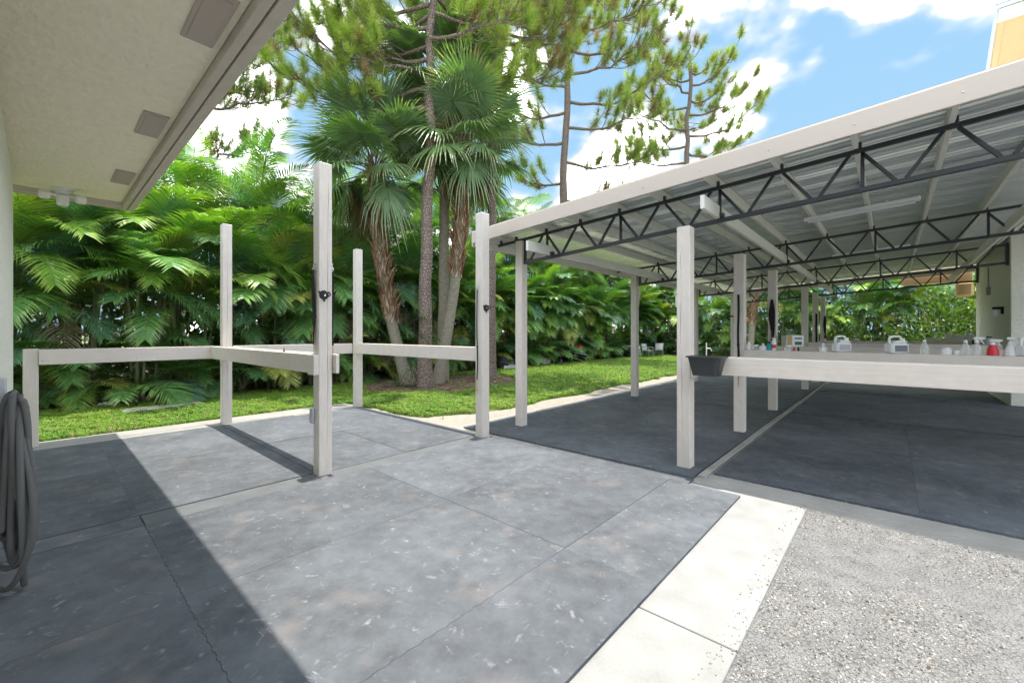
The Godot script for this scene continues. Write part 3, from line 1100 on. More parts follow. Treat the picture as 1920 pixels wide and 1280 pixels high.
# edges: near v, far v, low u, high u: 1 where the edge interlocks
func mat_mesh(u0: float, u1: float, v0: float, v1: float, edges: Array, y := 0.0, thick := 0.019) -> SurfaceTool:
	var p := PackedVector2Array()
	p.append_array(mat_edge(Vector2(u0, v0), Vector2(u1, v0), Vector2(0, 1), edges[0] == 1))
	p.append_array(mat_edge(Vector2(u1, v0), Vector2(u1, v1), Vector2(-1, 0), edges[3] == 1))
	p.append_array(mat_edge(Vector2(u1, v1), Vector2(u0, v1), Vector2(0, -1), edges[1] == 1))
	p.append_array(mat_edge(Vector2(u0, v1), Vector2(u0, v0), Vector2(1, 0), edges[2] == 1))
	var st := fresh()
	prism(st, p, y - thick, y)
	return st

func build_mats() -> void:
	# u from, u to, v from, v to, interlocking edges, group, label
	var list := [
		[-4.34, -3.0, -1.33, 0.55, [1, 1, 0, 0], "aisle mats", "shaded grey aisle mat next to the hanging hose"],
		[-4.34, -3.0, 0.55, 2.45, [1, 1, 0, 0], "aisle mats", "dusty aisle mat at the foot of the near cracked post"],
		[-4.34, -3.0, 2.45, 4.33, [1, 1, 0, 0], "aisle mats", "dusty aisle mat at the foot of the sandy corner post"],
		[-3.0, -1.7, -1.33, 0.55, [1, 1, 0, 1], "aisle mats", "shaded middle aisle mat under the barn eave"],
		[-3.0, -1.7, 0.55, 2.45, [1, 1, 0, 1], "aisle mats", "sunlit middle aisle mat crossed by the eave shadow edge"],
		[-3.0, -1.7, 2.45, 4.33, [1, 1, 0, 1], "aisle mats", "sunlit middle aisle mat before the front divider post"],
		[-1.7, -1.045, 2.45, 4.33, [1, 0, 1, 0], "edge mats", "narrow edge mat whose corner points at the roofed stalls"],
		[-1.7, -1.045, 0.55, 2.45, [1, 1, 1, 0], "edge mats", "narrow edge mat beside the pad joint line"],
		[-1.7, -1.045, -1.33, 0.55, [1, 1, 1, 0], "edge mats", "narrow edge mat under the barn eave"],
		[-4.3, -1.52, 4.33, 4.50, [1, 0, 0, 0], "edge mats", "long thin border mat along the shaded roofed floor"],
		[-8.15, -6.37, -1.33, 0.55, [1, 1, 0, 0], "first bay mats", "shaded bay mat beside the short barn post"],
		[-6.37, -4.62, -1.33, 0.55, [1, 1, 0, 0], "first bay mats", "shaded bay mat behind the hanging hose"],
		[-8.15, -6.37, 0.55, 1.982, [1, 0, 0, 0], "first bay mats", "bay mat at the barn side of the lawn post"],
		[-6.37, -4.62, 0.55, 1.982, [1, 0, 0, 0], "first bay mats", "bay mat at the barn side of the near cracked post"],
		[-8.12, -6.3, 1.99, 3.1, [0, 1, 0, 0], "second bay mats", "second bay mat beyond the lawn post rail"],
		[-6.3, -4.56, 1.99, 3.1, [0, 1, 0, 0], "second bay mats", "second bay mat directly behind the near cracked post"],
		[-8.05, -6.3, 3.1, 4.28, [1, 0, 0, 0], "second bay mats", "second bay mat at the foot of the far post"],
		[-6.3, -4.56, 3.1, 4.28, [1, 0, 0, 0], "second bay mats", "second bay mat against the sandy corner post"],
		[-4.61, -4.35, -1.3, 0.55, [0, 1, 0, 0], "edge mats", "narrow shaded rubber band between bay and aisle mats"],
	]
	var vs := [4.53, 6.4, 8.2, 9.44, 11.4, 13.5, 15.5, 18.0]
	var outer := ["at the foot of the front roof post", "between the first two roof posts", "just short of the second roof post", "just past the second roof post", "between the second and third roof posts", "just past the third roof post", "at the foot of the last roof post"]
	var inner := ["under the front divider post", "under the bottle shelf divider post", "just short of the carton divider post", "just past the carton divider post", "short of the stucco corner divider", "past the stucco corner divider", "under the last divider post"]
	for k in 7:
		var a: float = vs[k] + (0.03 if k in [3, 5] else 0.0)
		list.append([-5.1 - 0.025 * k, -3.34, a, vs[k + 1], [1, 1, 0, 1], "roofed mats on the lawn side", "lawn side roofed mat " + outer[k]])
		list.append([-3.34, -1.545, a, vs[k + 1], [1, 1, 1, 0], "roofed mats by the dividers", "inner roofed mat " + inner[k]])
	var rows := [[4.83, 7.1, "front half of the first roofed bay"], [7.1, 9.43, "rear half of the first roofed bay"], [9.52, 11.5, "front half of the second roofed bay"], [11.5, 13.42, "rear half of the second roofed bay"]]
	for k in 4:
		var cut: Array = [-1.42, 0.17, 1.8, 3.4] if k < 2 else [-1.42, -0.17, 1.1, 2.6]
		for c in 3:
			list.append([cut[c], cut[c + 1], rows[k][0], rows[k][1], [1, 1, 1 if c == 1 else 0, 1 if c == 0 else 0], "roofed bay mats", ["mat beside the timber strip in the ", "middle mat in the ", "barn side mat in the "][c] + rows[k][2]])
	list.append([-1.42, 0.2, 13.62, 17.9, [0, 0, 0, 0], "roofed bay mats", "long mat beside the timber strip in the last roofed bay"])
	list.append([0.2, 1.8, 13.62, 17.9, [0, 0, 0, 0], "roofed bay mats", "long mat along the stucco wall in the last roofed bay"])
	var i := 0
	for m in list:
		var high := (i % 3) * 0.0012
		var o := obj("rubber_mat", mat_mesh(m[0], m[1], m[2], m[3], m[4], high), M["mat%d" % ((i * 3) % 4)])
		tag(o, m[6], "mat", m[5])
		i += 1

# ---------------------------------------------------------------- trees
const RIGHT := Vector3(0.7448, 0, -0.6673)
const AWAY := Vector3(-0.6673, 0, -0.7448)

func blade(st: SurfaceTool, a: Vector3, b: Vector3, c: Vector3) -> void:
	var n := (c - a).cross(b - a)
	if n.y < 0.0:
		n = -n
	tri(st, a, b, c, n.normalized())

# a bottle-brush of long needles round a shoot that points up +y
func tuft_mesh(seed_: int, count: int, size: float, wide: float) -> Mesh:
	var r := RandomNumberGenerator.new()
	r.seed = seed_
	var st := fresh()
	for k in count:
		var t := r.randf()
		var base := UPV * (t * size * 0.55)
		var az := r.randf() * TAU
		var tilt := deg_to_rad(lerpf(95.0, 12.0, t) + r.randf_range(-14, 14))
		var d := Vector3(cos(az) * sin(tilt), cos(tilt), sin(az) * sin(tilt))
		var l := size * r.randf_range(0.75, 1.1)
		var s := d.cross(Vector3(r.randf() - 0.5, r.randf() - 0.5, r.randf() - 0.5)).normalized() * wide
		var g := r.randf_range(0.75, 1.2)
		st.set_color(Color(g * 1.05, g, g * 0.9))
		var tip := base + d * l - UPV * l * 0.08
		blade(st, base - s, base + s, tip)
	return st.commit()

var tufts := []

func grow_pine(called: String, label: String, base: Vector3, lean: Vector3, height: float, r0: float, limbs: Array, tone: Color, scale_ := 1.0, seed_ := 1, density := 1.0) -> Node3D:
	var t := thing(called, label, "tree", base, "pine trees beyond the stalls")
	var r := RandomNumberGenerator.new()
	r.seed = seed_
	var ns := FastNoiseLite.new()
	ns.seed = seed_
	ns.frequency = 1.6
	var pts := []
	var rad := []
	var n := 26
	for i in n + 1:
		var f := float(i) / n
		var w := Vector3(ns.get_noise_1d(f * 3.0), 0, ns.get_noise_1d(f * 3.0 + 50.0)) * 0.25 * scale_
		pts.append(UPV * (f * height - 0.08) + lean * f + w * f)
		rad.append(r0 * (1.0 - 0.62 * f) * (1.0 + 0.55 * exp(-f * height * 2.2)))
	var st := fresh()
	tube(st, pts, rad, 18, true, Color.WHITE, 0.16, ns)
	obj("trunk", st, M.pine_bark, t)
	var where := []
	var tints := []
	var spot := func(p: Vector3, d: Vector3, s: float) -> void:
		var y := d.normalized()
		var x := y.cross(Vector3(r.randf() - 0.5, r.randf() - 0.5, r.randf() - 0.5)).normalized()
		where.append(Transform3D(Basis(x, y, x.cross(y)).scaled(Vector3.ONE * s), p))
		var k := r.randf()
		var c := tone.lerp(Color(0.42, 0.48, 0.12), k * 0.7)
		if r.randf() < 0.14:
			c = Color(0.24, 0.17, 0.09)
		tints.append(c * r.randf_range(1.0, 1.6))
	for L in limbs:
		var h: float = L[0]
		var az: float = deg_to_rad(L[1])
		var len_: float = L[2]
		var rise: float = L[3]
		var f := h / height
		var at: Vector3 = pts[clampi(int(f * n), 0, n)]
		at.y = h
		var dir := (RIGHT * cos(az) + AWAY * sin(az)).normalized()
		var side := dir.cross(UPV)
		var lp := []
		var lr := []
		var steps := 9
		for i in steps + 1:
			var g := float(i) / steps
			var sag := rise * (g * g) - 0.18 * len_ * sin(g * PI) * 0.35
			lp.append(at + dir * len_ * g + UPV * sag + side * ns.get_noise_2d(g * 2.0, h * 7.0) * 0.35 * len_ * g)
			lr.append(maxf(0.012, r0 * 0.32 * (1.0 - 0.85 * g)))
		st = fresh()
		tube(st, lp, lr, 7)
		var subs := int(len_ * 4.7 * density / scale_) + 2
		for k in subs:
			var g := lerpf(0.22, 1.0, (k + r.randf() * 0.8) / subs)
			var gi := clampi(int(g * steps), 0, steps - 1)
			var p: Vector3 = lp[gi].lerp(lp[gi + 1], clampf(g * steps - gi, 0, 1))
			var sd := side * (1.0 if k % 2 else -1.0) * r.randf_range(0.3, 1.0) + dir * r.randf_range(0.2, 0.9) + UPV * r.randf_range(-0.15, 0.7)
			var sl := r.randf_range(0.5, 1.15) * scale_ * (1.15 - 0.35 * g)
			var q := p + sd.normalized() * sl * 0.6 - UPV * 0.03
			var e := q + (sd.normalized() + UPV * 0.9).normalized() * sl * 0.5
			tube(st, curve([p, q, e], 3), even(0.017 * scale_, 0.008 * scale_, 7), 5)
			spot.call(e, UPV + sd * 0.4, 1.0 * scale_ * r.randf_range(0.8, 1.15))
			spot.call(q.lerp(e, 0.45), UPV * 0.8 + sd * 0.7, 0.85 * scale_)
			for m in 2:
				var tw := (sd + side * r.randf_range(-1, 1) + UPV * r.randf_range(0.0, 0.8)).normalized()
				var b := p.lerp(q, r.randf_range(0.3, 1.0))
				var c := b + tw * r.randf_range(0.25, 0.5) * scale_
				tube(st, [b, c], [0.008 * scale_, 0.006 * scale_], 4)
				spot.call(c, tw + UPV * 0.9, scale_ * r.randf_range(0.7, 1.05))
		obj("branch", st, M.pine_bark, t)
	for m in 2:
		var half := []
		var ht := []
		for i in where.size():
			if i % 2 == m:
				half.append(where[i])
				ht.append(tints[i])
		scatter("needles", tufts[m], M.needle, half, ht, t)
	return t

# a fan leaf on its stalk: the stalk leaves the origin along +x
func fan_leaf(seed_: int, stalk: float, radius: float, bend: float, droop: float, tone: Color, tip: Color) -> Mesh:
	var r := RandomNumberGenerator.new()
	r.seed = seed_
	var st := fresh()
	var pts := []
	var n := 7
	var p := Vector3.ZERO
	for i in n + 1:
		pts.append(p)
		var a := -bend * (float(i) / n)
		p += Vector3(cos(a), sin(a), 0) * stalk / n
	tube(st, pts, even(0.022, 0.012, n + 1), 5, true, Color(0.15, 0.17, 0.07))
	var c: Vector3 = pts[-1]
	var ax := Vector3(cos(-bend), sin(-bend), 0)
	var ay := Vector3(-ax.y, ax.x, 0)
	var az := Vector3(0, 0, 1)
	var segs := 54
	for k in segs:
		var ph := lerpf(-2.7, 2.7, (k + 0.5) / segs) + r.randf_range(-0.02, 0.02)
		var d := ax * cos(ph) + az * sin(ph)
		# the blade folds along its middle rib and arches back
		var fold := 0.35 * absf(sin(ph))
		d = (d - ay * fold * 0.5).normalized()
		var side := d.cross(ay).normalized()
		var R := radius * (0.72 + 0.28 * cos(ph * 0.5)) * r.randf_range(0.88, 1.08)
		var dr := droop * r.randf_range(0.6, 1.5)
		var at := func(f: float) -> Vector3:
			return c + d * R * f - UPV * dr * R * f * f * f
		var w := radius * 0.034
		var b: Vector3 = at.call(0.03)
		var m: Vector3 = at.call(0.42)
		var q: Vector3 = at.call(0.72)
		var e: Vector3 = at.call(0.97)
		e -= UPV * dr * R * 0.12
		var lift := ay * 0.012
		var g := r.randf_range(0.8, 1.2)
		st.set_color(tone * g)
		blade(st, b, m + side * w, m + lift)
		blade(st, b, m + lift, m - side * w)
		blade(st, m + side * w, m + lift, q + side * w * 0.45)
		blade(st, m + lift, q - side * w * 0.45, q + side * w * 0.45)
		blade(st, m + lift, m - side * w, q - side * w * 0.45)
		st.set_color((tone * g).lerp(tip, r.randf_range(0.2, 0.9)))
		blade(st, q + side * w * 0.45, q - side * w * 0.45, e)
	return st.commit()

func boot_mesh(seed_: int) -> Mesh:
	# the split stub of an old leaf stalk: broad at the trunk, forked at its end
	var r := RandomNumberGenerator.new()
	r.seed = seed_
	var st := fresh()
	var g := r.randf_range(0.8, 1.15)
	var light := Color(0.52, 0.38, 0.27) * g
	var dark := Color(0.22, 0.12, 0.07) * g
	for s in [-1, 1]:
		var a := Vector3(0.0, 0.0, s * 0.10)
		var b := Vector3(0.02, 0.16, s * 0.055)
		var c := Vector3(0.14, 0.34, s * 0.02)
		var a2 := Vector3(0.02, 0.0, s * 0.045)
		var b2 := Vector3(0.055, 0.15, s * 0.012)
		st.set_color(light)
		face(st, a, a2, b2, b, Vector3(-0.3, 0.1, 0))
		face(st, b, b2, c, c + Vector3(0.012, 0.004, 0), Vector3(-0.3, 0.2, 0))
		st.set_color(dark)
		face(st, a2, b2, c, a2 - Vector3(0.02, 0, 0), Vector3(-0.3, 0.1, s * 0.1))
		face(st, a, b, c, a - Vector3(0.02, 0, 0), Vector3(0, 0.1, 0))
	return st.commit()

func grow_sabal(label: String, base: Vector3, lean: Vector3, height: float, leaves: Array, boots: Array, boot_from: float, n_leaves: int, seed_: int, dead := 2) -> void:
	var t := thing("fan_palm", label, "palm", base, "fan palms of the trunk clump")
	var r := RandomNumberGenerator.new()
	r.seed = seed_
	var ns := FastNoiseLite.new()
	ns.seed = seed_
	ns.frequency = 2.0
	var pts := []
	var rad := []
	for i in 21:
		var f := i / 20.0
		pts.append(UPV * (f * height - 0.05) + lean * (f + 0.25 * sin(f * PI)))
		rad.append(0.17 + 0.05 * exp(-f * 12.0) - 0.02 * f)
	var st := fresh()
	tube(st, pts, rad, 16, true, Color.WHITE, 0.12, ns)
	obj("trunk", st, M.palm_bark, t)
	var k := 0
	var y := boot_from
	while y < height - 0.05:
		var f := y / height
		var i := clampi(int(f * 20), 0, 19)
		var p: Vector3 = pts[i].lerp(pts[i + 1], f * 20 - i)
		var a := k * 2.39996
		var out := Vector3(cos(a), 0, sin(a))
		var s := r.randf_range(1.15, 1.6)
		var bs := Basis(out, UPV, out.cross(UPV)).rotated(out.cross(UPV), r.randf_range(-0.12, 0.18)).scaled(Vector3.ONE * s)
		var o := obj("leaf_base", boots[r.randi() % boots.size()], M.boot, t)
		o.transform = Transform3D(bs, p + out * (rad[i] * 0.86))
		y += 0.043
		k += 1
	var top: Vector3 = pts[-1]
	for j in n_leaves:
		var f := (j + 0.5) / n_leaves
		var el := deg_to_rad(lerpf(84.0, -22.0, pow(f, 0.9)) + r.randf_range(-8, 8))
		var a := j * 2.39996 + r.randf_range(-0.25, 0.25)
		var out := Vector3(cos(a) * cos(el), sin(el), sin(a) * cos(el))
		var side := out.cross(UPV).normalized()
		var up := side.cross(out).normalized()
		var bs := Basis(out, up, side).rotated(out, r.randf_range(-0.35, 0.35)).scaled(Vector3.ONE * r.randf_range(0.85, 1.15))
		var kind := (r.randi() % 3) if f < 0.78 else 3 + r.randi() % 2
		if j >= n_leaves - dead:
			kind = 5
		var o := obj("fan_leaf", leaves[kind], M.leaf, t)
		o.transform = Transform3D(bs, top - UPV * (0.35 * f) + out * 0.08)

func spiky_plant(called: String, label: String, category: String, at: Vector3, blades: int, len_: float, wide: float, tone: Color, seed_: int, flat := 0.5, mat_ := "leaf") -> void:
	var t := thing(called, label, category, at)
	var r := RandomNumberGenerator.new()
	r.seed = seed_
	for k in blades:
		var st := fresh()
		var a := r.randf() * TAU
		var el := r.randf_range(flat - 0.5, flat + 0.6)
		var d := Vector3(cos(a) * cos(el), sin(el), sin(a) * cos(el))
		var l := len_ * r.randf_range(0.6, 1.1)
		var s := d.cross(UPV).normalized() * wide
		var g := r.randf_range(0.7, 1.25)
		st.set_color(tone * g)
		var p := [Vector3.ZERO, d * l * 0.4 + UPV * l * 0.04, d * l * 0.75 - UPV * l * 0.06, d * l - UPV * l * 0.3]
		blade(st, p[0] - s, p[0] + s, p[1] + s)
		blade(st, p[0] - s, p[1] + s, p[1] - s)
		blade(st, p[1] - s, p[1] + s, p[2] + s * 0.6)
		blade(st, p[1] - s, p[2] + s * 0.6, p[2] - s * 0.6)
		blade(st, p[2] - s * 0.6, p[2] + s * 0.6, p[3])
		obj("blade", st, M[mat_], t)

func leafy_bush(label: String, at: Vector3, size: Vector3, n: int, leaf: float, tone: Color, seed_: int, gaps := true) -> void:
	var t := thing("broadleaf_shrub", label, "shrub", at, "bushes behind the areca canes" if label.begins_with("dark background bush filling") else ("bushes behind the far palms" if label.begins_with("dark background") else ""))
	var r := RandomNumberGenerator.new()
	r.seed = seed_
	var ns := FastNoiseLite.new()
	ns.seed = seed_
	ns.frequency = 0.8
	var lm := fresh()
	lm.set_color(Color.WHITE)
	blade(lm, Vector3.ZERO, Vector3(0.5, 0.06, 0.24), Vector3(0.5, 0.0, -0.24))
	blade(lm, Vector3(0.5, 0.06, 0.24), Vector3(0.5, 0.0, -0.24), Vector3(1, -0.12, 0))
	var where := []
	var tints := []
	while where.size() < n:
		var d := Vector3(r.randf_range(-1, 1), r.randf_range(-0.2, 1), r.randf_range(-1, 1))
		var l := d.length()
		if l > 1.0 + 0.35 * ns.get_noise_3dv(d * 2.5) or l < 0.3:
			continue
		if gaps and ns.get_noise_3dv(d * 4.0 + Vector3(9, 0, 0)) < -0.12:
			continue
		var x := (d.normalized() + Vector3(r.randf() - 0.5, r.randf() - 0.3, r.randf() - 0.5) * 1.4).normalized()
		var z := x.cross(UPV + Vector3(r.randf() - 0.5, 0, r.randf() - 0.5)).normalized()
		where.append(Transform3D(Basis(x, z.cross(x).normalized(), z).scaled(Vector3.ONE * leaf * r.randf_range(0.6, 1.2)), d * size))
		var c := tone.lerp(Color(0.2, 0.27, 0.05), pow(r.randf(), 2.0))
		tints.append(c * r.randf_range(0.7, 1.2))
	for k in 7:
		var st := fresh()
		var d := Vector3(r.randf_range(-0.6, 0.6), 0.75, r.randf_range(-0.6, 0.6)) * size
		tube(st, curve([Vector3(d.x * 0.1, -0.05, d.z * 0.1), d * 0.5 + Vector3(r.randf() - 0.5, 0, r.randf() - 0.5) * 0.2, d], 4), even(0.025, 0.008, 9), 6)
		obj("stem", st, M.cane_grey, t)
	scatter("foliage", lm.commit(), M.leaf, where, tints, t)

func ground_at(px_right: float, away: float) -> Vector3:
	var p := RIGHT * px_right + AWAY * away
	p.y = -0.05
	return p

func build_trees() -> void:
	tufts = [tuft_mesh(1, 170, 0.36, 0.0046), tuft_mesh(2, 170, 0.32, 0.0046)]
	grow_pine("pine_tree", "pine with flaking bark rising between the fan palm trunks", ground_at(-2.5, 12.05), RIGHT * 0.25, 13.5, 0.2, [[7.95, 186, 4.3, 0.9], [8.5, 172, 3.4, 0.9], [9.0, 196, 3.9, 1.1], [9.7, 160, 3.2, 0.9], [10.2, 188, 3.8, 1.0], [11.0, 176, 3.4, 0.9], [11.6, 205, 3.2, 0.8], [8.9, 30, 2.6, 0.5], [9.9, -15, 2.8, 0.8], [10.7, 20, 3.2, 0.8], [11.3, 60, 2.8, 1.0], [11.9, 350, 3.0, 0.8], [12.4, 120, 2.6, 0.8], [12.8, 250, 2.6, 0.8], [13.2, 10, 2.0, 0.9], [9.3, 176, 3.0, 1.3], [10.6, 150, 3.0, 1.0], [11.8, 185, 3.6, 0.9]], Color(0.2, 0.32, 0.05), 1.0, 3)
	grow_pine("pine_tree", "slender pine standing behind the cracked corner post of the frame", ground_at(-0.72, 13.9), RIGHT * 0.15, 14.5, 0.19, [[10.0, 5, 2.6, 0.4], [10.5, 182, 1.8, 0.4], [10.9, -18, 3.4, 0.7], [11.5, 25, 3.8, 0.7], [11.9, 150, 2.8, 0.6], [12.3, -8, 4.2, 0.5], [12.8, 195, 3.0, 0.6], [13.2, 40, 3.8, 0.7], [13.6, 330, 3.8, 0.7], [14.0, 90, 3.0, 0.8], [14.3, 200, 2.6, 0.9], [11.2, 178, 2.6, 0.7], [11.8, 10, 3.6, 1.2], [12.6, 172, 3.4, 0.9], [13.0, -20, 3.6, 1.0]], Color(0.19, 0.28, 0.06), 1.0, 5)
	grow_pine("pine_tree", "tall pine on the lawn edge beside the junk pile", ground_at(2.42, 22.5), RIGHT * 0.75, 21.5, 0.27, [[8.6, -4, 4.2, -0.3], [9.5, 175, 2.2, 0.2], [10.6, 10, 5.2, 0.8], [11.6, 182, 4.0, 0.8], [12.4, -12, 4.6, 0.4], [13.2, 165, 3.6, 1.0], [13.8, 6, 6.4, 3.0], [14.6, 200, 3.8, 0.9], [15.2, -25, 5.0, 1.2], [16.0, 170, 4.6, 1.0], [16.6, 18, 5.6, 1.4], [17.2, 330, 5.2, 1.2], [17.8, 190, 4.6, 1.0], [18.5, 5, 5.6, 1.2], [19.0, 150, 4.2, 1.0], [19.6, 345, 5.0, 1.1], [20.2, 40, 4.4, 1.2], [20.6, 210, 4.4, 1.2], [21.2, 0, 3.5, 1.5]], Color(0.17, 0.26, 0.06), 1.35, 7, 0.8)
	grow_pine("pine_tree", "distant round crowned pine showing above the pavilion fascia", ground_at(14.0, 35.0), RIGHT * 0.7, 24.0, 0.34, [[14.8, 5, 5.0, 0.8], [15.6, 182, 5.2, 0.6], [16.4, 20, 5.6, 1.6], [17.0, 165, 5.2, 1.2], [17.8, -10, 5.6, 2.6], [18.4, 190, 5.0, 1.8], [19.0, 60, 4.0, 1.8], [19.6, 355, 4.8, 2.4], [20.2, 172, 4.2, 2.2], [20.8, 25, 3.8, 2.4], [21.4, 200, 3.4, 2.0], [22.0, 340, 3.2, 2.0], [22.5, 150, 2.6, 1.8], [23.0, 20, 2.2, 1.8], [23.6, 240, 1.6, 1.5]], Color(0.2, 0.29, 0.08), 1.75, 9, 0.72)
	grow_pine("pine_tree", "pine whose limbs reach out past the barn eave", ground_at(-14.2, 18.0), RIGHT * 0.3, 17.0, 0.26, [[9.0, -4, 3.6, 0.5], [11.3, -2, 4.7, 0.4], [11.7, 8, 3.6, 0.7], [13.0, -6, 4.4, 0.8], [13.6, 170, 3.5, 0.8], [14.4, 20, 4.0, 0.9], [15.2, 200, 3.0, 0.9], [16.0, 350, 3.0, 0.9], [16.6, 90, 2.4, 0.9]], Color(0.15, 0.24, 0.08), 1.1, 13)
	# fan palms
	var tone := Color(0.17, 0.27, 0.14)
	var tone2 := Color(0.19, 0.30, 0.12)
	var tip := Color(0.4, 0.42, 0.27)
	var leaves := [fan_leaf(1, 1.3, 1.2, 0.35, 0.28, tone, tip), fan_leaf(2, 1.15, 1.25, 0.55, 0.42, tone2, tip), fan_leaf(3, 1.35, 1.1, 0.2, 0.22, tone, tip), fan_leaf(4, 0.95, 1.05, 0.9, 0.62, tone, tip), fan_leaf(5, 0.9, 1.05, 1.1, 0.75, tone2, Color(0.3, 0.25, 0.08)), fan_leaf(6, 0.9, 0.9, 1.4, 1.0, Color(0.24, 0.17, 0.08), Color(0.28, 0.2, 0.12))]
	var boots := [boot_mesh(1), boot_mesh(2), boot_mesh(3), boot_mesh(4)]
	grow_sabal("fan palm with a leaning trunk of crisscross old leaf bases", ground_at(-3.14, 12.8), RIGHT * -1.0, 6.6, leaves, boots, 1.9, 32, 21)
	grow_sabal("fan palm leaning over the cracked corner post beside the pine trunk", ground_at(-2.3, 13.0), RIGHT * 0.8 + AWAY * 0.2, 7.5, leaves, boots, 3.3, 32, 22)
	grow_sabal("tallest fan palm with its trunk half hidden behind the pine", ground_at(-2.25, 13.7), RIGHT * 0.1 - AWAY * 0.1, 9.6, leaves, boots, 6.0, 30, 23)
	grow_sabal("fan palm with fraying trunk seen between the divider posts", ground_at(13.6, 24.3), RIGHT * 0.3, 6.8, leaves, boots, 2.0, 22, 24)
	# epiphytes and seedlings at the clump
	var at := ground_at(-2.48, 11.83)
	spiky_plant("air_plant", "grey green spiky air plant high on the pine trunk", "plant", at + Vector3(0.0, 1.95, 0), 60, 0.5, 0.005, Color(0.2, 0.24, 0.17), 41, 0.3)
	spiky_plant("air_plant", "smaller spiky air plant low on the pine trunk", "plant", at + Vector3(-0.03, 1.45, 0.02), 44, 0.42, 0.005, Color(0.17, 0.22, 0.15), 42, 0.3)
	spiky_plant("young_palmetto", "young palmetto with arching leaves in front of the mulch", "plant", ground_at(-3.25, 12.05) + Vector3(0, 0.02, 0), 26, 0.9, 0.013, Color(0.07, 0.13, 0.04), 43, 0.5)
	leafy_bush("ivy tangle climbing the base of the pine trunk", ground_at(-2.75, 12.05) + Vector3(0, 0.1, 0), Vector3(0.3, 0.6, 0.3), 260, 0.085, Color(0.05, 0.1, 0.035), 44)
	leafy_bush("small leafy shoot beside the air plants on the trunk", ground_at(-2.35, 12.0) + Vector3(0, 1.25, 0), Vector3(0.3, 0.35, 0.3), 130, 0.09, Color(0.05, 0.13, 0.03), 45)
	leafy_bush("glossy broadleaf bush beyond the far end of the pavilion", V(1.9, -0.05, 27.0), Vector3(1.9, 3.6, 1.7), 3800, 0.2, Color(0.05, 0.12, 0.035), 46)
	leafy_bush("dense dark bush behind the divider posts at the lawn end", V(-2.0, -0.05, 29.0), Vector3(2.0, 3.0, 1.6), 2600, 0.2, Color(0.04, 0.1, 0.03), 47)
	leafy_bush("pale dotted shrub low in the palm hedge", V(-12.75, 0.1, 3.6), Vector3(0.45, 0.6, 0.5), 420, 0.09, Color(0.2, 0.23, 0.08), 48)
	for k in 16:
		leafy_bush("dark background bush filling the hedge behind the areca canes", V(-17.8 + 0.4 * (k % 3), -0.05, -6.0 + k * 2.3), Vector3(1.3, 4.2 + (k % 2), 2.0), 1900, 0.44, Color(0.07, 0.15, 0.045), 140 + k, false)
	for k in 10:
		leafy_bush("dark background bush closing the gap between the far palms", V(-13.5 + k * 2.5, -0.05, 34.6 + 0.5 * (k % 2)), Vector3(1.9, 3.8 + (k % 3) * 0.6, 1.3), 1700, 0.45, Color(0.07, 0.15, 0.045), 170 + k, false)
	# overhead wires
	for k in 3:
		var w := thing("overhead_wire", ["upper overhead power wire crossing the sky above the eave", "middle overhead power wire behind the pine limbs", "lower overhead power wire running down to the fan palm"][k], "wire", ground_at(-14.0, 24.0) + Vector3(0, [18.4, 17.2, 16.3][k], 0))
		var pts := []
		for i in 17:
			var f := i / 16.0
			pts.append(RIGHT * lerpf(-5.0, 12.0, f) + AWAY * lerpf(-1.0, 2.5, f) + UPV * (lerpf(2.6, -5.6, f) - 0.5 * sin(f * PI)))
		var st := fresh()
		tube(st, pts, even(0.02, 0.02, 17), 6)
		obj("cable", st, M.black, w)
	for q in [[7.6, 26.5, 5.5, 0.1, 61], [10.7, 26.0, 8.0, 0.11, 62]]:
		var st := fresh()
		var b := ground_at(q[0], q[1])
		var t := thing("bare_trunk", "brown peeling trunk among the palms beyond the lawn" if q[4] == 61 else "pale leaning trunk beside the white water pipe", "tree", b)
		var ns := FastNoiseLite.new()
		ns.seed = q[4]
		tube(st, curve([Vector3(0, -0.1, 0), RIGHT * 0.15 + UPV * q[2] * 0.5, RIGHT * 0.5 + UPV * q[2]], 6), even(q[3] * 1.5, q[3], 13), 12, true, Color.WHITE, 0.2, ns)
		obj("trunk", st, M.palm_bark, t)

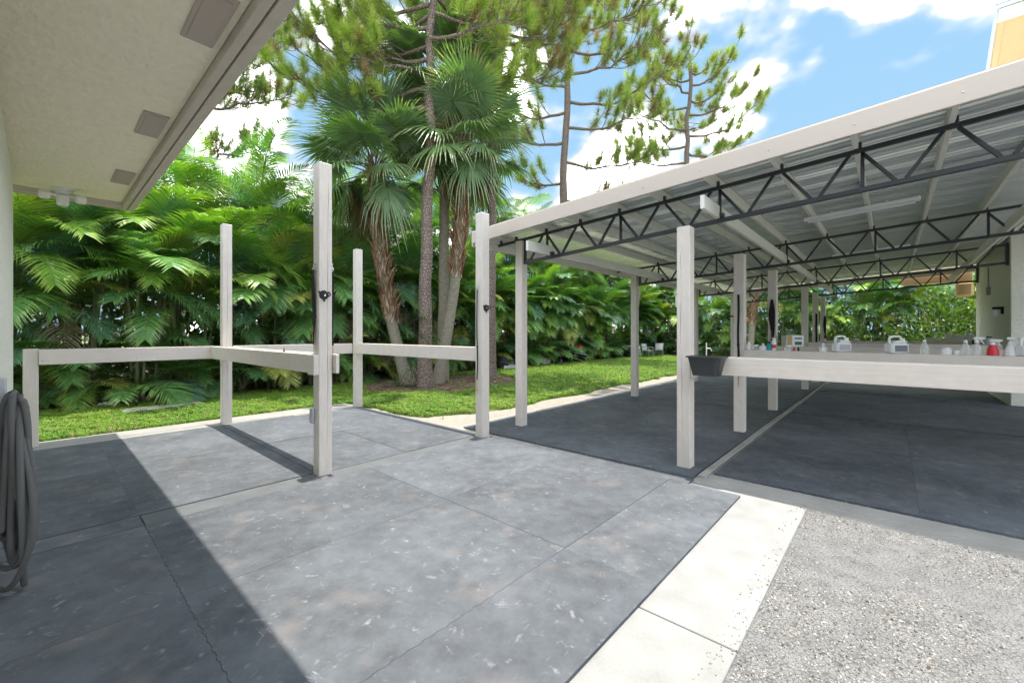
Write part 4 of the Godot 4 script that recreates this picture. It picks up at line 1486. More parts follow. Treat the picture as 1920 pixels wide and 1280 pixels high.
# ---------------------------------------------------------------- feather palms of the hedge
# a feather frond: leaves the origin upwards and arches out along +x
func feather(seed_: int, len_: float, a0: float, a1: float, pairs_: int, tone: Color, edge: Color, dead := false) -> Mesh:
	var r := RandomNumberGenerator.new()
	r.seed = seed_
	var st := fresh()
	var n := 22
	var pts := []
	var tang := []
	var p := Vector3.ZERO
	var twist := r.randf_range(-0.25, 0.25)
	for i in n + 1:
		var f := float(i) / n
		var a := deg_to_rad(lerpf(a0, a1, pow(f, 1.15)))
		var t := Vector3(sin(a), cos(a), twist * f * 0.6).normalized()
		pts.append(p)
		tang.append(t)
		p += t * len_ / n
	var radii := []
	for i in n + 1:
		radii.append(lerpf(0.016, 0.003, float(i) / n))
	tube(st, pts, radii, 5, false, Color(0.22, 0.24, 0.06) if not dead else edge)
	for k in pairs_:
		var f := lerpf(0.16, 0.99, float(k) / (pairs_ - 1))
		var x := f * n
		var i := clampi(int(x), 0, n - 1)
		var c: Vector3 = pts[i].lerp(pts[i + 1], x - i)
		var t: Vector3 = tang[i].lerp(tang[i + 1], x - i).normalized()
		var side := Vector3(0, 0, 1)
		var nrm := side.cross(t).normalized()
		if nrm.y < 0 and a1 < 100:
			nrm = -nrm
		nrm = t.cross(side).normalized()
		if nrm.dot(Vector3(-cos(deg_to_rad(a0)), sin(deg_to_rad(a0)), 0)) < 0:
			nrm = -nrm
		for s in [-1, 1]:
			var ll := len_ * 0.27 * (0.42 + 0.9 * sin(PI * clampf(f * 0.92 + 0.06, 0, 1))) * r.randf_range(0.86, 1.1)
			var ahead := lerpf(0.45, 1.15, f) + r.randf_range(-0.08, 0.08)
			var d: Vector3 = (side * s + t * ahead + nrm * r.randf_range(0.12, 0.34)).normalized()
			var hang := r.randf_range(0.25, 0.6) * (1.6 if dead else 1.0)
			var m := c + d * ll * 0.5 - UPV * hang * ll * 0.1
			var e := c + d * ll - UPV * hang * ll * 0.55
			var wide := (t - d * t.dot(d)).normalized() * 0.0105 * len_ * 0.62
			var g := r.randf_range(0.78, 1.2)
			var col := tone * g
			var tipc := col.lerp(edge, r.randf_range(0.0, 0.75))
			st.set_color(col)
			blade(st, c - wide * 0.5, c + wide * 0.5, m + wide)
			blade(st, c - wide * 0.5, m + wide, m - wide)
			st.set_color(tipc)
			blade(st, m - wide, m + wide, e)
	return st.commit()

var fronds := {}

func make_fronds() -> void:
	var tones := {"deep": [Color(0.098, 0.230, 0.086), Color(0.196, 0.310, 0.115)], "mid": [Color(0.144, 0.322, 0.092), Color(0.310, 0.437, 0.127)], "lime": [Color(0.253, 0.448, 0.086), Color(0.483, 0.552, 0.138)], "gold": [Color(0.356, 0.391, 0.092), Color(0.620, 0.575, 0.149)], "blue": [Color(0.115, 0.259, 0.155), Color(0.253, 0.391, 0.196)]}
	var k := 0
	for key in tones:
		fronds[key] = []
		for sh in [[12.0, 62.0, 2.0], [26.0, 100.0, 2.1], [42.0, 128.0, 2.05], [58.0, 150.0, 1.95], [72.0, 162.0, 1.8], [34.0, 86.0, 1.9]]:
			k += 1
			fronds[key].append(feather(100 + k, sh[2], sh[0], sh[1], 52, tones[key][0], tones[key][1]))
	fronds["dead"] = [feather(300, 1.7, 90.0, 172.0, 22, Color(0.26, 0.2, 0.13), Color(0.3, 0.24, 0.17), true), feather(301, 1.5, 110.0, 176.0, 20, Color(0.2, 0.14, 0.09), Color(0.24, 0.17, 0.11), true)]

func areca(label: String, at: Vector3, high: float, canes: int, per: int, seed_: int, facing: float, spread_: float, group: String, low := true, bright := 0.3) -> void:
	var t := thing("areca_palm", label, "palm", at, group)
	var r := RandomNumberGenerator.new()
	r.seed = seed_
	for c in canes:
		var f := (c + 0.5) / canes
		var h := high * lerpf(0.35, 1.0, f) * r.randf_range(0.88, 1.08)
		if low and c < 3:
			h = r.randf_range(0.2, 1.0)
		var a := r.randf() * TAU
		var out := Vector3(cos(a), 0, sin(a))
		var b := out * r.randf_range(0.05, 0.4)
		var top := b + out * h * r.randf_range(0.02, 0.16) + UPV * h
		var st := fresh()
		var pts := curve([b - UPV * 0.05, b.lerp(top, 0.5) + out * -0.05 * h * 0.3, top], 4)
		tube(st, pts, even(0.042, 0.03, pts.size()), 7)
		obj("cane", st, M.cane if r.randf() < 0.55 else M.cane_grey, t)
		var n := per + r.randi_range(-1, 1)
		for j in n:
			var g := (j + 0.5) / n
			var az := j * 2.39996 + r.randf_range(-0.4, 0.4)
			if r.randf() < spread_:
				az = facing + r.randf_range(-1.1, 1.1)
			var shape := clampi(int(g * 4.2 + r.randf_range(0.0, 1.0)), 0, 4)
			if r.randf() < 0.15:
				shape = 5
			if low and c < 3:
				shape = [1, 2, 3, 5][r.randi() % 4]
			var sun_tint := clampf((top.y + 0.6) / (high + 0.6), 0, 1)  # taller canes get more lime fronds: sunlit tops put into the colour
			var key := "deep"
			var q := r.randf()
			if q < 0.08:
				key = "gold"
			elif q < 0.08 + bright * (0.25 + 0.75 * sun_tint):
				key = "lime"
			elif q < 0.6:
				key = "mid"
			elif q < 0.78:
				key = "blue"
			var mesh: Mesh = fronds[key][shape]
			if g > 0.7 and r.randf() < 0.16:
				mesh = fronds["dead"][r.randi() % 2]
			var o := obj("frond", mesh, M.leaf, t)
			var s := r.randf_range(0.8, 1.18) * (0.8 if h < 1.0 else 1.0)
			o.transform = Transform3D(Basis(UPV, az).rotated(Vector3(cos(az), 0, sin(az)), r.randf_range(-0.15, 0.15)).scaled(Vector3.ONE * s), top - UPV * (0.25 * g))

func build_palms() -> void:
	make_fronds()
	var r := RandomNumberGenerator.new()
	r.seed = 77
	var k := 0
	# rotation that turns +x of a frond towards the stalls
	var v := -1.6
	while v < 31.0:
		k += 1
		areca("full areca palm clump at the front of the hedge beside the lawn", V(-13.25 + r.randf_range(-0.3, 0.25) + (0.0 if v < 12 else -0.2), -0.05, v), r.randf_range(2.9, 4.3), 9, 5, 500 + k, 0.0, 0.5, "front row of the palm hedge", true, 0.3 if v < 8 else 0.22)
		v += r.randf_range(0.85, 1.1)
	v = -2.0
	while v < 32.0:
		k += 1
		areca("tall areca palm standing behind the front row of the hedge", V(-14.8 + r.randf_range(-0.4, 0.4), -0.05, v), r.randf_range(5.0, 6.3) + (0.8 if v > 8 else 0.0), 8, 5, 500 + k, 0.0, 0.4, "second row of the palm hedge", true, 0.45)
		v += r.randf_range(1.2, 1.6)
	v = -2.5
	while v < 30.0:
		k += 1
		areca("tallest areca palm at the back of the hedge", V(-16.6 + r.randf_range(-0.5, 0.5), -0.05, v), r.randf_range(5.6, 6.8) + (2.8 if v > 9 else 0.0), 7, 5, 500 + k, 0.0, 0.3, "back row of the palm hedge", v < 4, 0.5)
		v += r.randf_range(1.5, 2.0)
	var u := -14.5
	while u < 9.0:
		k += 1
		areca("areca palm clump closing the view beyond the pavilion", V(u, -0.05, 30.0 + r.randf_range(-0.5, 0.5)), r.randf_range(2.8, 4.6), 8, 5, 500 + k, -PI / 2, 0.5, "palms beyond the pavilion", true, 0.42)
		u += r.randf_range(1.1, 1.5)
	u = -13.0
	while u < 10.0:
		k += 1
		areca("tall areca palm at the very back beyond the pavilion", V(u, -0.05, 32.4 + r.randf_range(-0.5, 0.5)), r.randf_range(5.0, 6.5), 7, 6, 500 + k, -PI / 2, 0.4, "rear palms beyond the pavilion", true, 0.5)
		u += r.randf_range(1.5, 2.0)

# ---------------------------------------------------------------- lawn and litter
func build_lawn() -> void:
	var r := RandomNumberGenerator.new()
	r.seed = 19
	var tuft := fresh()
	for k in 9:
		var a := r.randf() * TAU
		var o := Vector3(r.randf_range(-0.035, 0.035), 0, r.randf_range(-0.035, 0.035))
		var d := Vector3(cos(a), 0, sin(a))
		var l := r.randf_range(0.04, 0.075)
		var s := d.cross(UPV) * 0.0034
		var g := r.randf_range(0.75, 1.25)
		tuft.set_color(Color(g, g, g))
		var m := o + UPV * l * 0.7 + d * l * 0.35
		blade(tuft, o - s, o + s, m + s)
		blade(tuft, o - s, m + s, m - s)
		blade(tuft, m - s, m + s, o + UPV * l * 0.95 + d * l * 0.95)
	var mesh := tuft.commit()
	var ns := FastNoiseLite.new()
	ns.seed = 4
	ns.frequency = 0.55
	var where := []
	var tints := []
	var add := func(u: float, v: float, s: float) -> void:
		var n := ns.get_noise_2d(u, v)
		var n2 := ns.get_noise_2d(u * 4.0 + 40.0, v * 4.0)
		if n2 < -0.2 and r.randf() < 0.8:
			return
		var q := Vector2(u, v)
		if not Geometry2D.is_point_in_polygon(q, lawn_poly):
			return
		if Geometry2D.is_point_in_polygon(q, bed_poly) and r.randf() < 0.985:
			return
		var c := Color(0.16, 0.335, 0.04).lerp(Color(0.26, 0.41, 0.05), clampf(0.5 + n * 0.9, 0, 1))
		if r.randf() < 0.1 + 0.3 * clampf(n2 * 2.0 - 0.3, 0, 1):
			c = Color(0.3, 0.25, 0.12)
		c *= r.randf_range(0.75, 1.2)
		where.append(Transform3D(Basis(UPV, r.randf() * TAU).scaled(Vector3(s, s * r.randf_range(0.7, 1.25), s)), V(u, -0.05, v)))
		tints.append(c)
	for i in 30000:
		add.call(r.randf_range(-12.6, -8.8), r.randf_range(-1.2, 8.0), r.randf_range(0.8, 1.25))
	for i in 12000:
		add.call(r.randf_range(-9.0, -5.7), r.randf_range(4.5, 9.0), r.randf_range(0.8, 1.2))
	for i in 34000:
		add.call(r.randf_range(-12.8, -5.6), 8.0 + 22.0 * pow(r.randf(), 1.3), r.randf_range(1.1, 1.7))
	var o := scatter("lawn_grass", mesh, M.grass, where, tints)
	tag(o, "short bright green grass of the lawn", "grass", "", "stuff")
	# fallen leaves and twigs
	var lf := fresh()
	lf.set_color(Color.WHITE)
	blade(lf, Vector3(-1, 0, 0), Vector3(0, 0.12, 0.14), Vector3(0, 0.0, -0.14))
	blade(lf, Vector3(0, 0.12, 0.14), Vector3(0, 0.0, -0.14), Vector3(1, 0.2, 0))
	where = []
	tints = []
	for i in 7000:
		var u := r.randf_range(-14.5, -11.9)
		var v := r.randf_range(-2.0, 27.0)
		if i < 2400:
			var a := r.randf() * TAU
			var q := sqrt(r.randf())
			u = -10.3 + cos(a) * 1.95 * q
			v = 8.5 + sin(a) * 2.7 * q
		var s := r.randf_range(0.025, 0.09)
		where.append(Transform3D(Basis(UPV, r.randf() * TAU).rotated(Vector3(1, 0, 0), r.randf_range(-0.3, 0.3)).scaled(Vector3(s, s, s)), V(u, -0.03, v)))
		tints.append(Color(0.24, 0.155, 0.1).lerp(Color(0.36, 0.29, 0.22), r.randf()) * r.randf_range(0.4, 1.1))
	o = scatter("fallen_leaves", lf.commit(), M.stone, where, tints)
	tag(o, "dry fallen leaves and needles under the hedge and trees", "leaves", "", "stuff")

# ---------------------------------------------------------------- small things
# n: the way the face of the post points
func tie_ring(label: String, at: Vector3, n: Vector3) -> void:
	var t := thing("tie_ring", label, "ring", at)
	var s := UPV.cross(n).normalized()
	var st := fresh()
	tube(st, [n * 0.0, n * 0.012], [0.05, 0.046], 18)
	for k in 3:
		var a := TAU * k / 3 + PI / 2 + PI
		var d := s * cos(a) + UPV * sin(a)
		cbox(st, n * 0.006 + d * 0.056, Vector3(0.022, 0.022, 0.02), 0.006, Basis(s, UPV, n) * Basis(Vector3(0, 0, 1), a) * Basis().scaled(Vector3(1.3, 0.9, 0.45)))
	obj("plate", st, M.black, t)
	var ring := []
	for k in 15:
		var a := TAU * k / 14
		ring.append(n * (0.03 + 0.03 * sin(a)) + s * (0.02 + 0.034 * cos(a)) + UPV * (0.02 * sin(a)))
	st = fresh()
	tube(st, ring, even(0.006, 0.006, 15), 7)
	obj("ring", st, M.black, t)
	st = fresh()
	tube(st, [n * 0.012, n * 0.02], [0.018, 0.014], 10)
	obj("bolt", st, M.galv, t)

func cross_tie(label: String, at: Vector3, n: Vector3, drop: float, loops := 1, chain := true, w := 0.024, rusty := false) -> void:
	var t := thing("cross_tie", label, "strap", at)
	var s := UPV.cross(n).normalized()
	var bs := Basis(s, UPV, n)
	var st := fresh()
	cbox(st, n * 0.004, Vector3(0.055, 0.085, 0.006), 0.002, bs)
	obj("plate", st, M.galv, t)
	var ring := []
	for k in 13:
		var a := TAU * k / 12
		ring.append(n * 0.016 + s * 0.018 * cos(a) + UPV * (-0.02 + 0.022 * sin(a)))
	st = fresh()
	tube(st, ring, even(0.004, 0.004, 13), 6)
	obj("ring", st, M.chrome, t)
	for l in loops:
		var pts := []
		var sway := (l - (loops - 1) * 0.5) * 0.035
		for k in 12:
			var f := k / 11.0
			pts.append(n * (0.016 + 0.006 * sin(f * 7.0 + l)) + s * (sway * sin(f * PI) + 0.005 * sin(f * 9.0)) - UPV * (0.035 + f * drop * (0.75 if l == 0 and loops > 1 else 1.0)))
		st = fresh()
		for k in 11:
			bar(st, pts[k], pts[k + 1], 0.006, w, s.cross((pts[k + 1] - pts[k]).normalized()).cross((pts[k + 1] - pts[k]).normalized()), 0.001)
		obj("webbing", st, M.strap, t)
		st = fresh()
		cbox(st, pts[7], Vector3(w * 1.25, 0.03, 0.014), 0.003, bs)
		obj("slider", st, M.black, t)
		if l == 0:
			var e: Vector3 = pts[-1]
			if chain:
				st = fresh()
				for k in 5:
					var q := []
					for m in 9:
						var a := TAU * m / 8
						q.append(e - UPV * (0.015 + k * 0.022) + (s if k % 2 else n) * 0.007 * cos(a) + UPV * 0.015 * sin(a))
					tube(st, q, even(0.0025, 0.0025, 9), 5)
				obj("chain", st, M.rust if rusty else M.brass, t)
				e -= UPV * 0.12
			st = fresh()
			tube(st, [e, e - UPV * 0.03, e - UPV * 0.04, e - UPV * 0.09], [0.007, 0.009, 0.006, 0.004], 8)
			obj("snap", st, M.brass, t)

func bottle(called: String, label: String, at: Vector3, prof: Array, body: Material, cap := [], cap_mat: Material = null, trigger := false, band: Material = null) -> Node3D:
	var t := thing(called, label, "bottle", at, "supplies on the divider rail")
	var st := fresh()
	lathe(st, Vector3.ZERO, prof, 16)
	obj("body", st, body, t)
	if cap.size():
		st = fresh()
		lathe(st, Vector3.ZERO, cap, 12)
		obj("cap", st, cap_mat, t)
	if trigger:
		var top: float = cap[-1].y
		st = fresh()
		cbox(st, Vector3(0.018, top + 0.018, 0), Vector3(0.085, 0.03, 0.024), 0.006)
		tube(st, [Vector3(0.06, top + 0.02, 0), Vector3(0.072, top + 0.02, 0)], [0.009, 0.008], 8)
		obj("spray_head", st, cap_mat, t)
		st = fresh()
		tube(st, curve([Vector3(0.03, top + 0.008, 0), Vector3(0.045, top - 0.02, 0), Vector3(0.06, top - 0.045, 0)], 3), even(0.007, 0.005, 7), 6)
		obj("trigger", st, cap_mat, t)
	if band:
		st = fresh()
		var r: float = prof[2].x + 0.0012
		lathe(st, Vector3.ZERO, [Vector2(r, prof[1].y + 0.25 * (prof[2].y - prof[1].y)), Vector2(r, prof[1].y + 0.65 * (prof[2].y - prof[1].y))], 16)
		obj("label_band", st, band, t)
	return t

func jug(label: String, at: Vector3, turn: float, w: float, h: float, body: Material, lab: Material) -> void:
	var t := thing("jug", label, "jug", at, "supplies on the divider rail")
	t.rotation.y = turn
	var st := fresh()
	cbox(st, Vector3(0, h * 0.31, 0), Vector3(w, h * 0.62, w * 0.6), 0.02)
	cbox(st, Vector3(w * 0.1, h * 0.68, 0), Vector3(w * 0.7, h * 0.16, w * 0.45), 0.02)
	obj("body", st, body, t)
	st = fresh()
	var hp := curve([Vector3(-w * 0.4, h * 0.58, 0), Vector3(-w * 0.4, h * 0.9, 0), Vector3(-w * 0.15, h, 0), Vector3(w * 0.2, h * 0.97, 0), Vector3(w * 0.26, h * 0.72, 0)], 4)
	tube(st, hp, even(0.014, 0.014, hp.size()), 8)
	obj("handle", st, body, t)
	st = fresh()
	lathe(st, Vector3(w * 0.36, h * 0.74, 0), [Vector2(0.02, -0.02), Vector2(0.02, 0.03), Vector2(0.0, 0.031)], 12)
	obj("cap", st, body, t)
	st = fresh()
	cbox(st, Vector3(0, h * 0.3, w * 0.303), Vector3(w * 0.72, h * 0.36, 0.002), 0.0005)
	obj("label_sheet", st, lab, t)

func folding_chair(label: String, at: Vector3, turn: float) -> void:
	var t := thing("garden_chair", label, "chair", at)
	t.rotation.y = turn
	var st := fresh()
	cbox(st, Vector3(0, 0.43, 0), Vector3(0.46, 0.025, 0.44), 0.006)
	obj("seat", st, M.plastic_grey, t)
	st = fresh()
	cbox(st, Vector3(0, 0.66, -0.25), Vector3(0.46, 0.4, 0.02), 0.006, Basis(Vector3(1, 0, 0), -0.2))
	obj("backrest", st, M.plastic_grey, t)
	for s in [-1, 1]:
		st = fresh()
		tube(st, [Vector3(s * 0.24, 0, 0.24), Vector3(s * 0.24, 0.64, 0.2)], [0.013, 0.013], 7)
		obj("leg", st, M.galv, t)
		st = fresh()
		tube(st, [Vector3(s * 0.24, 0, -0.3), Vector3(s * 0.24, 0.45, -0.22), Vector3(s * 0.24, 0.88, -0.3)], [0.013, 0.013, 0.013], 7)
		obj("leg", st, M.galv, t)
		st = fresh()
		tube(st, [Vector3(s * 0.24, 0.64, 0.2), Vector3(s * 0.24, 0.65, -0.26)], [0.014, 0.014], 7)
		obj("armrest", st, M.galv, t)

func build_small_things() -> void:
	# hardware on the posts
	tie_ring("black tie ring on the aisle face of the cracked near post", V(-4.468, 1.9, 2.01), Vector3(1, 0, 0))
	tie_ring("black tie ring on the corner post by the white sand", V(-4.375, 1.86, 4.32), Vector3(1, 0, 0))
	cross_tie("doubled black cross tie strap on the barn side of the near post", V(-4.565, 2.2, 1.958), Vector3(0, 0, 1), 0.78, 2, true, 0.042)
	cross_tie("black cross tie strap on the far side of the near post", V(-4.5, 2.2, 2.102), Vector3(0, 0, -1), 0.8, 1, true, 0.036)
	cross_tie("thin black cross tie strap on the corner post by the white sand", V(-4.47, 2.16, 4.246), Vector3(0, 0, 1), 1.3, 1, true, 0.02)
	cross_tie("straight black cross tie strap on the divider post by the bottles", V(-1.735, 2.12, 7.095), Vector3(0, 0, 1), 1.2, 1, true, 0.03, true)
	cross_tie("looped black cross tie strap on the divider post by the cardboard box", V(-1.735, 2.18, 9.505), Vector3(0, 0, 1), 0.8, 3, true, 0.04)
	cross_tie("dark strap on the slim divider post behind the stucco corner", V(-1.70, 2.12, 15.675), Vector3(0, 0, 1), 0.85, 1, false, 0.05)
	cross_tie("knotted dark strap on the last divider post of the pavilion", V(-1.68, 2.1, 17.625), Vector3(0, 0, 1), 0.75, 2, false, 0.05)
	for q in [[4.83, 1.86, "black halter hook on the lawn side of the front divider post"], [7.17, 1.72, "black halter hook on the lawn side of the bottle divider post"]]:
		var t := thing("halter_hook", q[2], "hook", V(-1.812, q[1], q[0]))
		var st := fresh()
		cbox(st, Vector3(-0.006, 0, 0), Vector3(0.012, 0.14, 0.05), 0.003)
		obj("plate", st, M.plastic_white if q[0] < 5.0 else M.black, t)
		st = fresh()
		tube(st, curve([Vector3(-0.01, 0.03, 0), Vector3(-0.08, 0.04, 0), Vector3(-0.10, 0.0, 0), Vector3(-0.06, -0.02, 0)], 4), even(0.012, 0.01, 13), 7)
		obj("arm", st, M.black, t)
	# switch on the near post, bolt on the rail
	var sw := thing("outlet_cover", "grey outlet cover low on the barn side of the near post", "outlet", V(-4.60, 0.62, 1.959))
	var s2 := fresh()
	cbox(s2, Vector3(0, 0, 0.016), Vector3(0.07, 0.16, 0.032), 0.008)
	obj("cover", s2, M.plastic_grey, sw)
	s2 = fresh()
	cbox(s2, Vector3(0.0, -0.03, 0.036), Vector3(0.04, 0.05, 0.008), 0.003)
	obj("flap", s2, M.plastic_grey, sw)
	var bo := thing("eye_bolt", "small rusty eye bolt standing on the stall rail", "bolt", V(-5.35, 1.275, 1.935))
	s2 = fresh()
	lathe(s2, Vector3.ZERO, [Vector2(0.012, 0.0), Vector2(0.012, 0.02), Vector2(0.006, 0.024), Vector2(0.005, 0.05), Vector2(0.0, 0.052)], 8)
	obj("shank", s2, M.rust, bo)
	# feed tub on the front rail
	var tb := thing("feed_tub", "black rubber feed tub hung on the corner of the front rail", "tub", V(-1.43, 1.06, 4.62))
	var st := fresh()
	var ring := func(w: float, d: float, y: float) -> Array:
		var out := []
		for k in 24:
			var a := TAU * (k + 0.5) / 24
			var cx := signf(cos(a)) * pow(absf(cos(a)), 0.35)
			var cz := signf(sin(a)) * pow(absf(sin(a)), 0.35)
			out.append(Vector3(cx * w, y, cz * d))
		return out
	var prof := [[0.125, 0.085, 0.0], [0.165, 0.125, 0.185], [0.185, 0.145, 0.187], [0.185, 0.145, 0.2], [0.158, 0.118, 0.2], [0.12, 0.08, 0.012]]
	for i in prof.size() - 1:
		var a: Array = ring.call(prof[i][0], prof[i][1], prof[i][2])
		var b: Array = ring.call(prof[i + 1][0], prof[i + 1][1], prof[i + 1][2])
		for k in 24:
			var l := (k + 1) % 24
			face(st, a[k], a[l], b[l], b[k], Vector3(0, 0.09, 0) if i < 4 else Vector3(a[k].x, 0.1, a[k].z) * 2.5)
	var lo: Array = ring.call(0.12, 0.08, 0.012)
	var lo2: Array = ring.call(0.125, 0.085, 0.0)
	for k in 24:
		tri(st, Vector3(0, 0.012, 0), lo[k], lo[(k + 1) % 24], UPV)
		tri(st, Vector3(0, 0.0, 0), lo2[k], lo2[(k + 1) % 24], -UPV)
	obj("tub", st, M.rubber, tb)
	st = fresh()
	for s in [-1, 1]:
		bar(st, Vector3(s * 0.1, 0.19, -0.13), Vector3(s * 0.1, 0.19, -0.19), 0.02, 0.006)
	obj("hanger", st, M.galv, tb)
	# bottles and jugs along the second divider
	var y := 1.246
	var vz := 7.12
	var round_ := [Vector2(0, 0), Vector2(0.034, 0.002), Vector2(0.035, 0.075), Vector2(0.02, 0.1), Vector2(0.013, 0.105)]
	var cap := [Vector2(0.015, 0.1), Vector2(0.015, 0.125), Vector2(0.0, 0.126)]
	var tall := [Vector2(0, 0), Vector2(0.042, 0.002), Vector2(0.042, 0.07), Vector2(0.016, 0.14), Vector2(0.013, 0.15)]
	var tcap := [Vector2(0.016, 0.145), Vector2(0.016, 0.172), Vector2(0.01, 0.173)]
	var jar := [Vector2(0, 0), Vector2(0.05, 0.002), Vector2(0.052, 0.05), Vector2(0.04, 0.065)]
	var jcap := [Vector2(0.042, 0.06), Vector2(0.042, 0.08), Vector2(0.0, 0.081)]
	bottle("bottle", "small white bottle at the post end of the shelf rail", V(-1.6, y, vz), round_, M.plastic_white, cap, M.plastic_white)
	bottle("jar", "clear jar next to the small white bottle", V(-1.51, y, vz), jar, M.clear, jcap, M.plastic_white)
	bottle("bottle", "squat white bottle between jar and teal bottle", V(-1.415, y, vz), jar, M.plastic_white, [Vector2(0.016, 0.06), Vector2(0.016, 0.1), Vector2(0.0, 0.1)], M.plastic_white)
	bottle("bottle", "teal bottle with a dark cap on the shelf rail", V(-1.335, y, vz), round_, M.plastic_teal, [Vector2(0.018, 0.095), Vector2(0.018, 0.13), Vector2(0.0, 0.131)], M.black)
	bottle("bottle", "white bottle with a red band beside the teal one", V(-1.275, y, vz), [Vector2(0, 0), Vector2(0.028, 0.002), Vector2(0.028, 0.13), Vector2(0.018, 0.15)], M.plastic_white, [Vector2(0.02, 0.148), Vector2(0.02, 0.18), Vector2(0.0, 0.181)], M.plastic_white, false, M.plastic_red)
	bottle("jar", "clear jar with a white lid in the middle of the rail", V(-1.1, y, vz), jar, M.clear, jcap, M.plastic_white)
	bottle("bottle", "tiny red bottle on the shelf rail", V(-1.03, y, vz), [Vector2(0, 0), Vector2(0.016, 0.001), Vector2(0.016, 0.03), Vector2(0.006, 0.04)], M.plastic_red, [Vector2(0.008, 0.038), Vector2(0.008, 0.05), Vector2(0, 0.05)], M.black)
	bottle("bottle", "tiny black bottle beside the tiny red one", V(-0.98, y, vz), [Vector2(0, 0), Vector2(0.013, 0.001), Vector2(0.013, 0.04), Vector2(0.008, 0.045)], M.black, [Vector2(0.009, 0.044), Vector2(0.009, 0.055), Vector2(0, 0.055)], M.black)
	bottle("pump_bottle", "white pump bottle near the first big jug", V(-0.7, y, vz), jar, M.plastic_white, [Vector2(0.018, 0.06), Vector2(0.018, 0.115), Vector2(0.0, 0.116)], M.plastic_white)
	jug("white jug with a handle on the shelf rail", V(-0.5, y, vz), 0.75, 0.2, 0.21, M.plastic_white, M.plastic_grey)
	jug("white jug with a dark printed label on the shelf rail", V(0.04, y, vz), 0.75, 0.22, 0.21, M.plastic_white, M.label_grey)
	bottle("spray_bottle", "clear bottle standing beside the labelled jug", V(0.29, y, vz), tall, M.clear, tcap, M.plastic_white)
	bottle("jar", "short wide white jar on the shelf rail", V(0.47, y, vz), jar, M.plastic_white, jcap, M.plastic_white)
	bottle("cup", "small white cup next to the wide jar", V(0.56, y, vz), [Vector2(0, 0), Vector2(0.022, 0.001), Vector2(0.026, 0.05), Vector2(0.026, 0.052)], M.plastic_white)
	bottle("bottle", "clear bottle with a white cap near the red sprayer", V(0.63, y, vz), tall, M.clear, tcap, M.plastic_white)
	bottle("spray_bottle", "clear bottle with a spray head near the red sprayer", V(0.715, y, vz), tall, M.clear, tcap, M.plastic_white, true)
	bottle("spray_bottle", "red bottle with a white spray trigger", V(0.84, y, vz), [Vector2(0, 0), Vector2(0.05, 0.002), Vector2(0.046, 0.07), Vector2(0.03, 0.115), Vector2(0.02, 0.12)], M.plastic_red, [Vector2(0.02, 0.118), Vector2(0.018, 0.15)], M.plastic_white, true)
	bottle("pump_bottle", "pale bottle with a pump beside the red sprayer", V(0.965, y, vz), [Vector2(0, 0), Vector2(0.05, 0.002), Vector2(0.046, 0.06), Vector2(0.022, 0.12), Vector2(0.018, 0.13)], M.plastic_white, [Vector2(0.018, 0.13), Vector2(0.018, 0.155), Vector2(0.006, 0.156), Vector2(0.006, 0.175)], M.plastic_white, true)
	jug("jug with a lilac label at the barn end of the rail", V(1.09, y, vz), 0.75, 0.18, 0.2, M.plastic_white, M.plastic_lilac)
	# carton on the third divider
	var cn := thing("carton", "white carton with a tan side and green print on the rail", "box", V(-1.41, 1.246, 9.55))
	cn.rotation.y = 0.6
	st = fresh()
	cbox(st, Vector3(0, 0.105, 0), Vector3(0.3, 0.21, 0.2), 0.004)
	obj("box", st, M.plastic_white, cn)
	st = fresh()
	cbox(st, Vector3(-0.095, 0.105, 0.1012), Vector3(0.08, 0.2, 0.002), 0.0005)
	obj("side_panel", st, M.card, cn)
	for q in [[0.15, 0.03, "label_grey"], [0.06, 0.06, "label_green"]]:
		st = fresh()
		cbox(st, Vector3(0.055, q[0], 0.1012), Vector3(0.12, q[1], 0.002), 0.0005)
		obj("print", st, M[q[2]], cn)
	# containers on the rearmost divider
	var xs := [[0.83, 0.2, 0.1, "wide white tub on the rearmost divider rail"], [1.03, 0.12, 0.08, "low white tub on the rearmost divider rail"], [1.2, 0.1, 0.24, "first tall white canister of the rearmost row"], [1.32, 0.1, 0.24, "second tall white canister of the rearmost row"], [1.45, 0.16, 0.2, "broad white canister of the rearmost row"], [1.6, 0.1, 0.24, "white canister near the stucco wall end"], [1.7, 0.08, 0.22, "last white canister against the stucco wall"], [-0.85, 0.12, 0.08, "white box alone in the middle of the rearmost rail"], [-1.3, 0.3, 0.06, "flat white tray on the rearmost rail"]]
	for q in xs:
		var t := thing("canister", q[3], "container", V(q[0], 1.246, 17.66), "containers on the rearmost rail")
		st = fresh()
		cbox(st, Vector3(0, q[2] * 0.45, 0), Vector3(q[1], q[2] * 0.9, 0.12), 0.012)
		obj("body", st, M.plastic_white, t)
		st = fresh()
		cbox(st, Vector3(0, q[2] * 0.93 + 0.004, 0), Vector3(q[1] * 0.8, q[2] * 0.12, 0.1), 0.006)
		obj("lid", st, M.plastic_white, t)
	var gj := bottle("jug", "round grey jug at the wall end of the fourth rail", V(1.55, 1.246, 13.6), [Vector2(0, 0), Vector2(0.11, 0.005), Vector2(0.12, 0.08), Vector2(0.1, 0.13), Vector2(0.04, 0.15)], M.plastic_grey, [Vector2(0.04, 0.15), Vector2(0.04, 0.18), Vector2(0, 0.18)], M.black)
	gj.set_meta("group", "containers on the fourth rail")
	var dj := bottle("bottle", "short dark bottle beside the round grey jug", V(1.33, 1.246, 13.6), round_, M.black, cap, M.black)
	dj.set_meta("group", "containers on the fourth rail")
	# hose hung on the barn wall
	var hz := thing("garden_hose", "thick grey hose hung in long loops beside the barn wall", "hose", V(-3.78, 0.0, -0.095))
	var r := RandomNumberGenerator.new()
	r.seed = 12
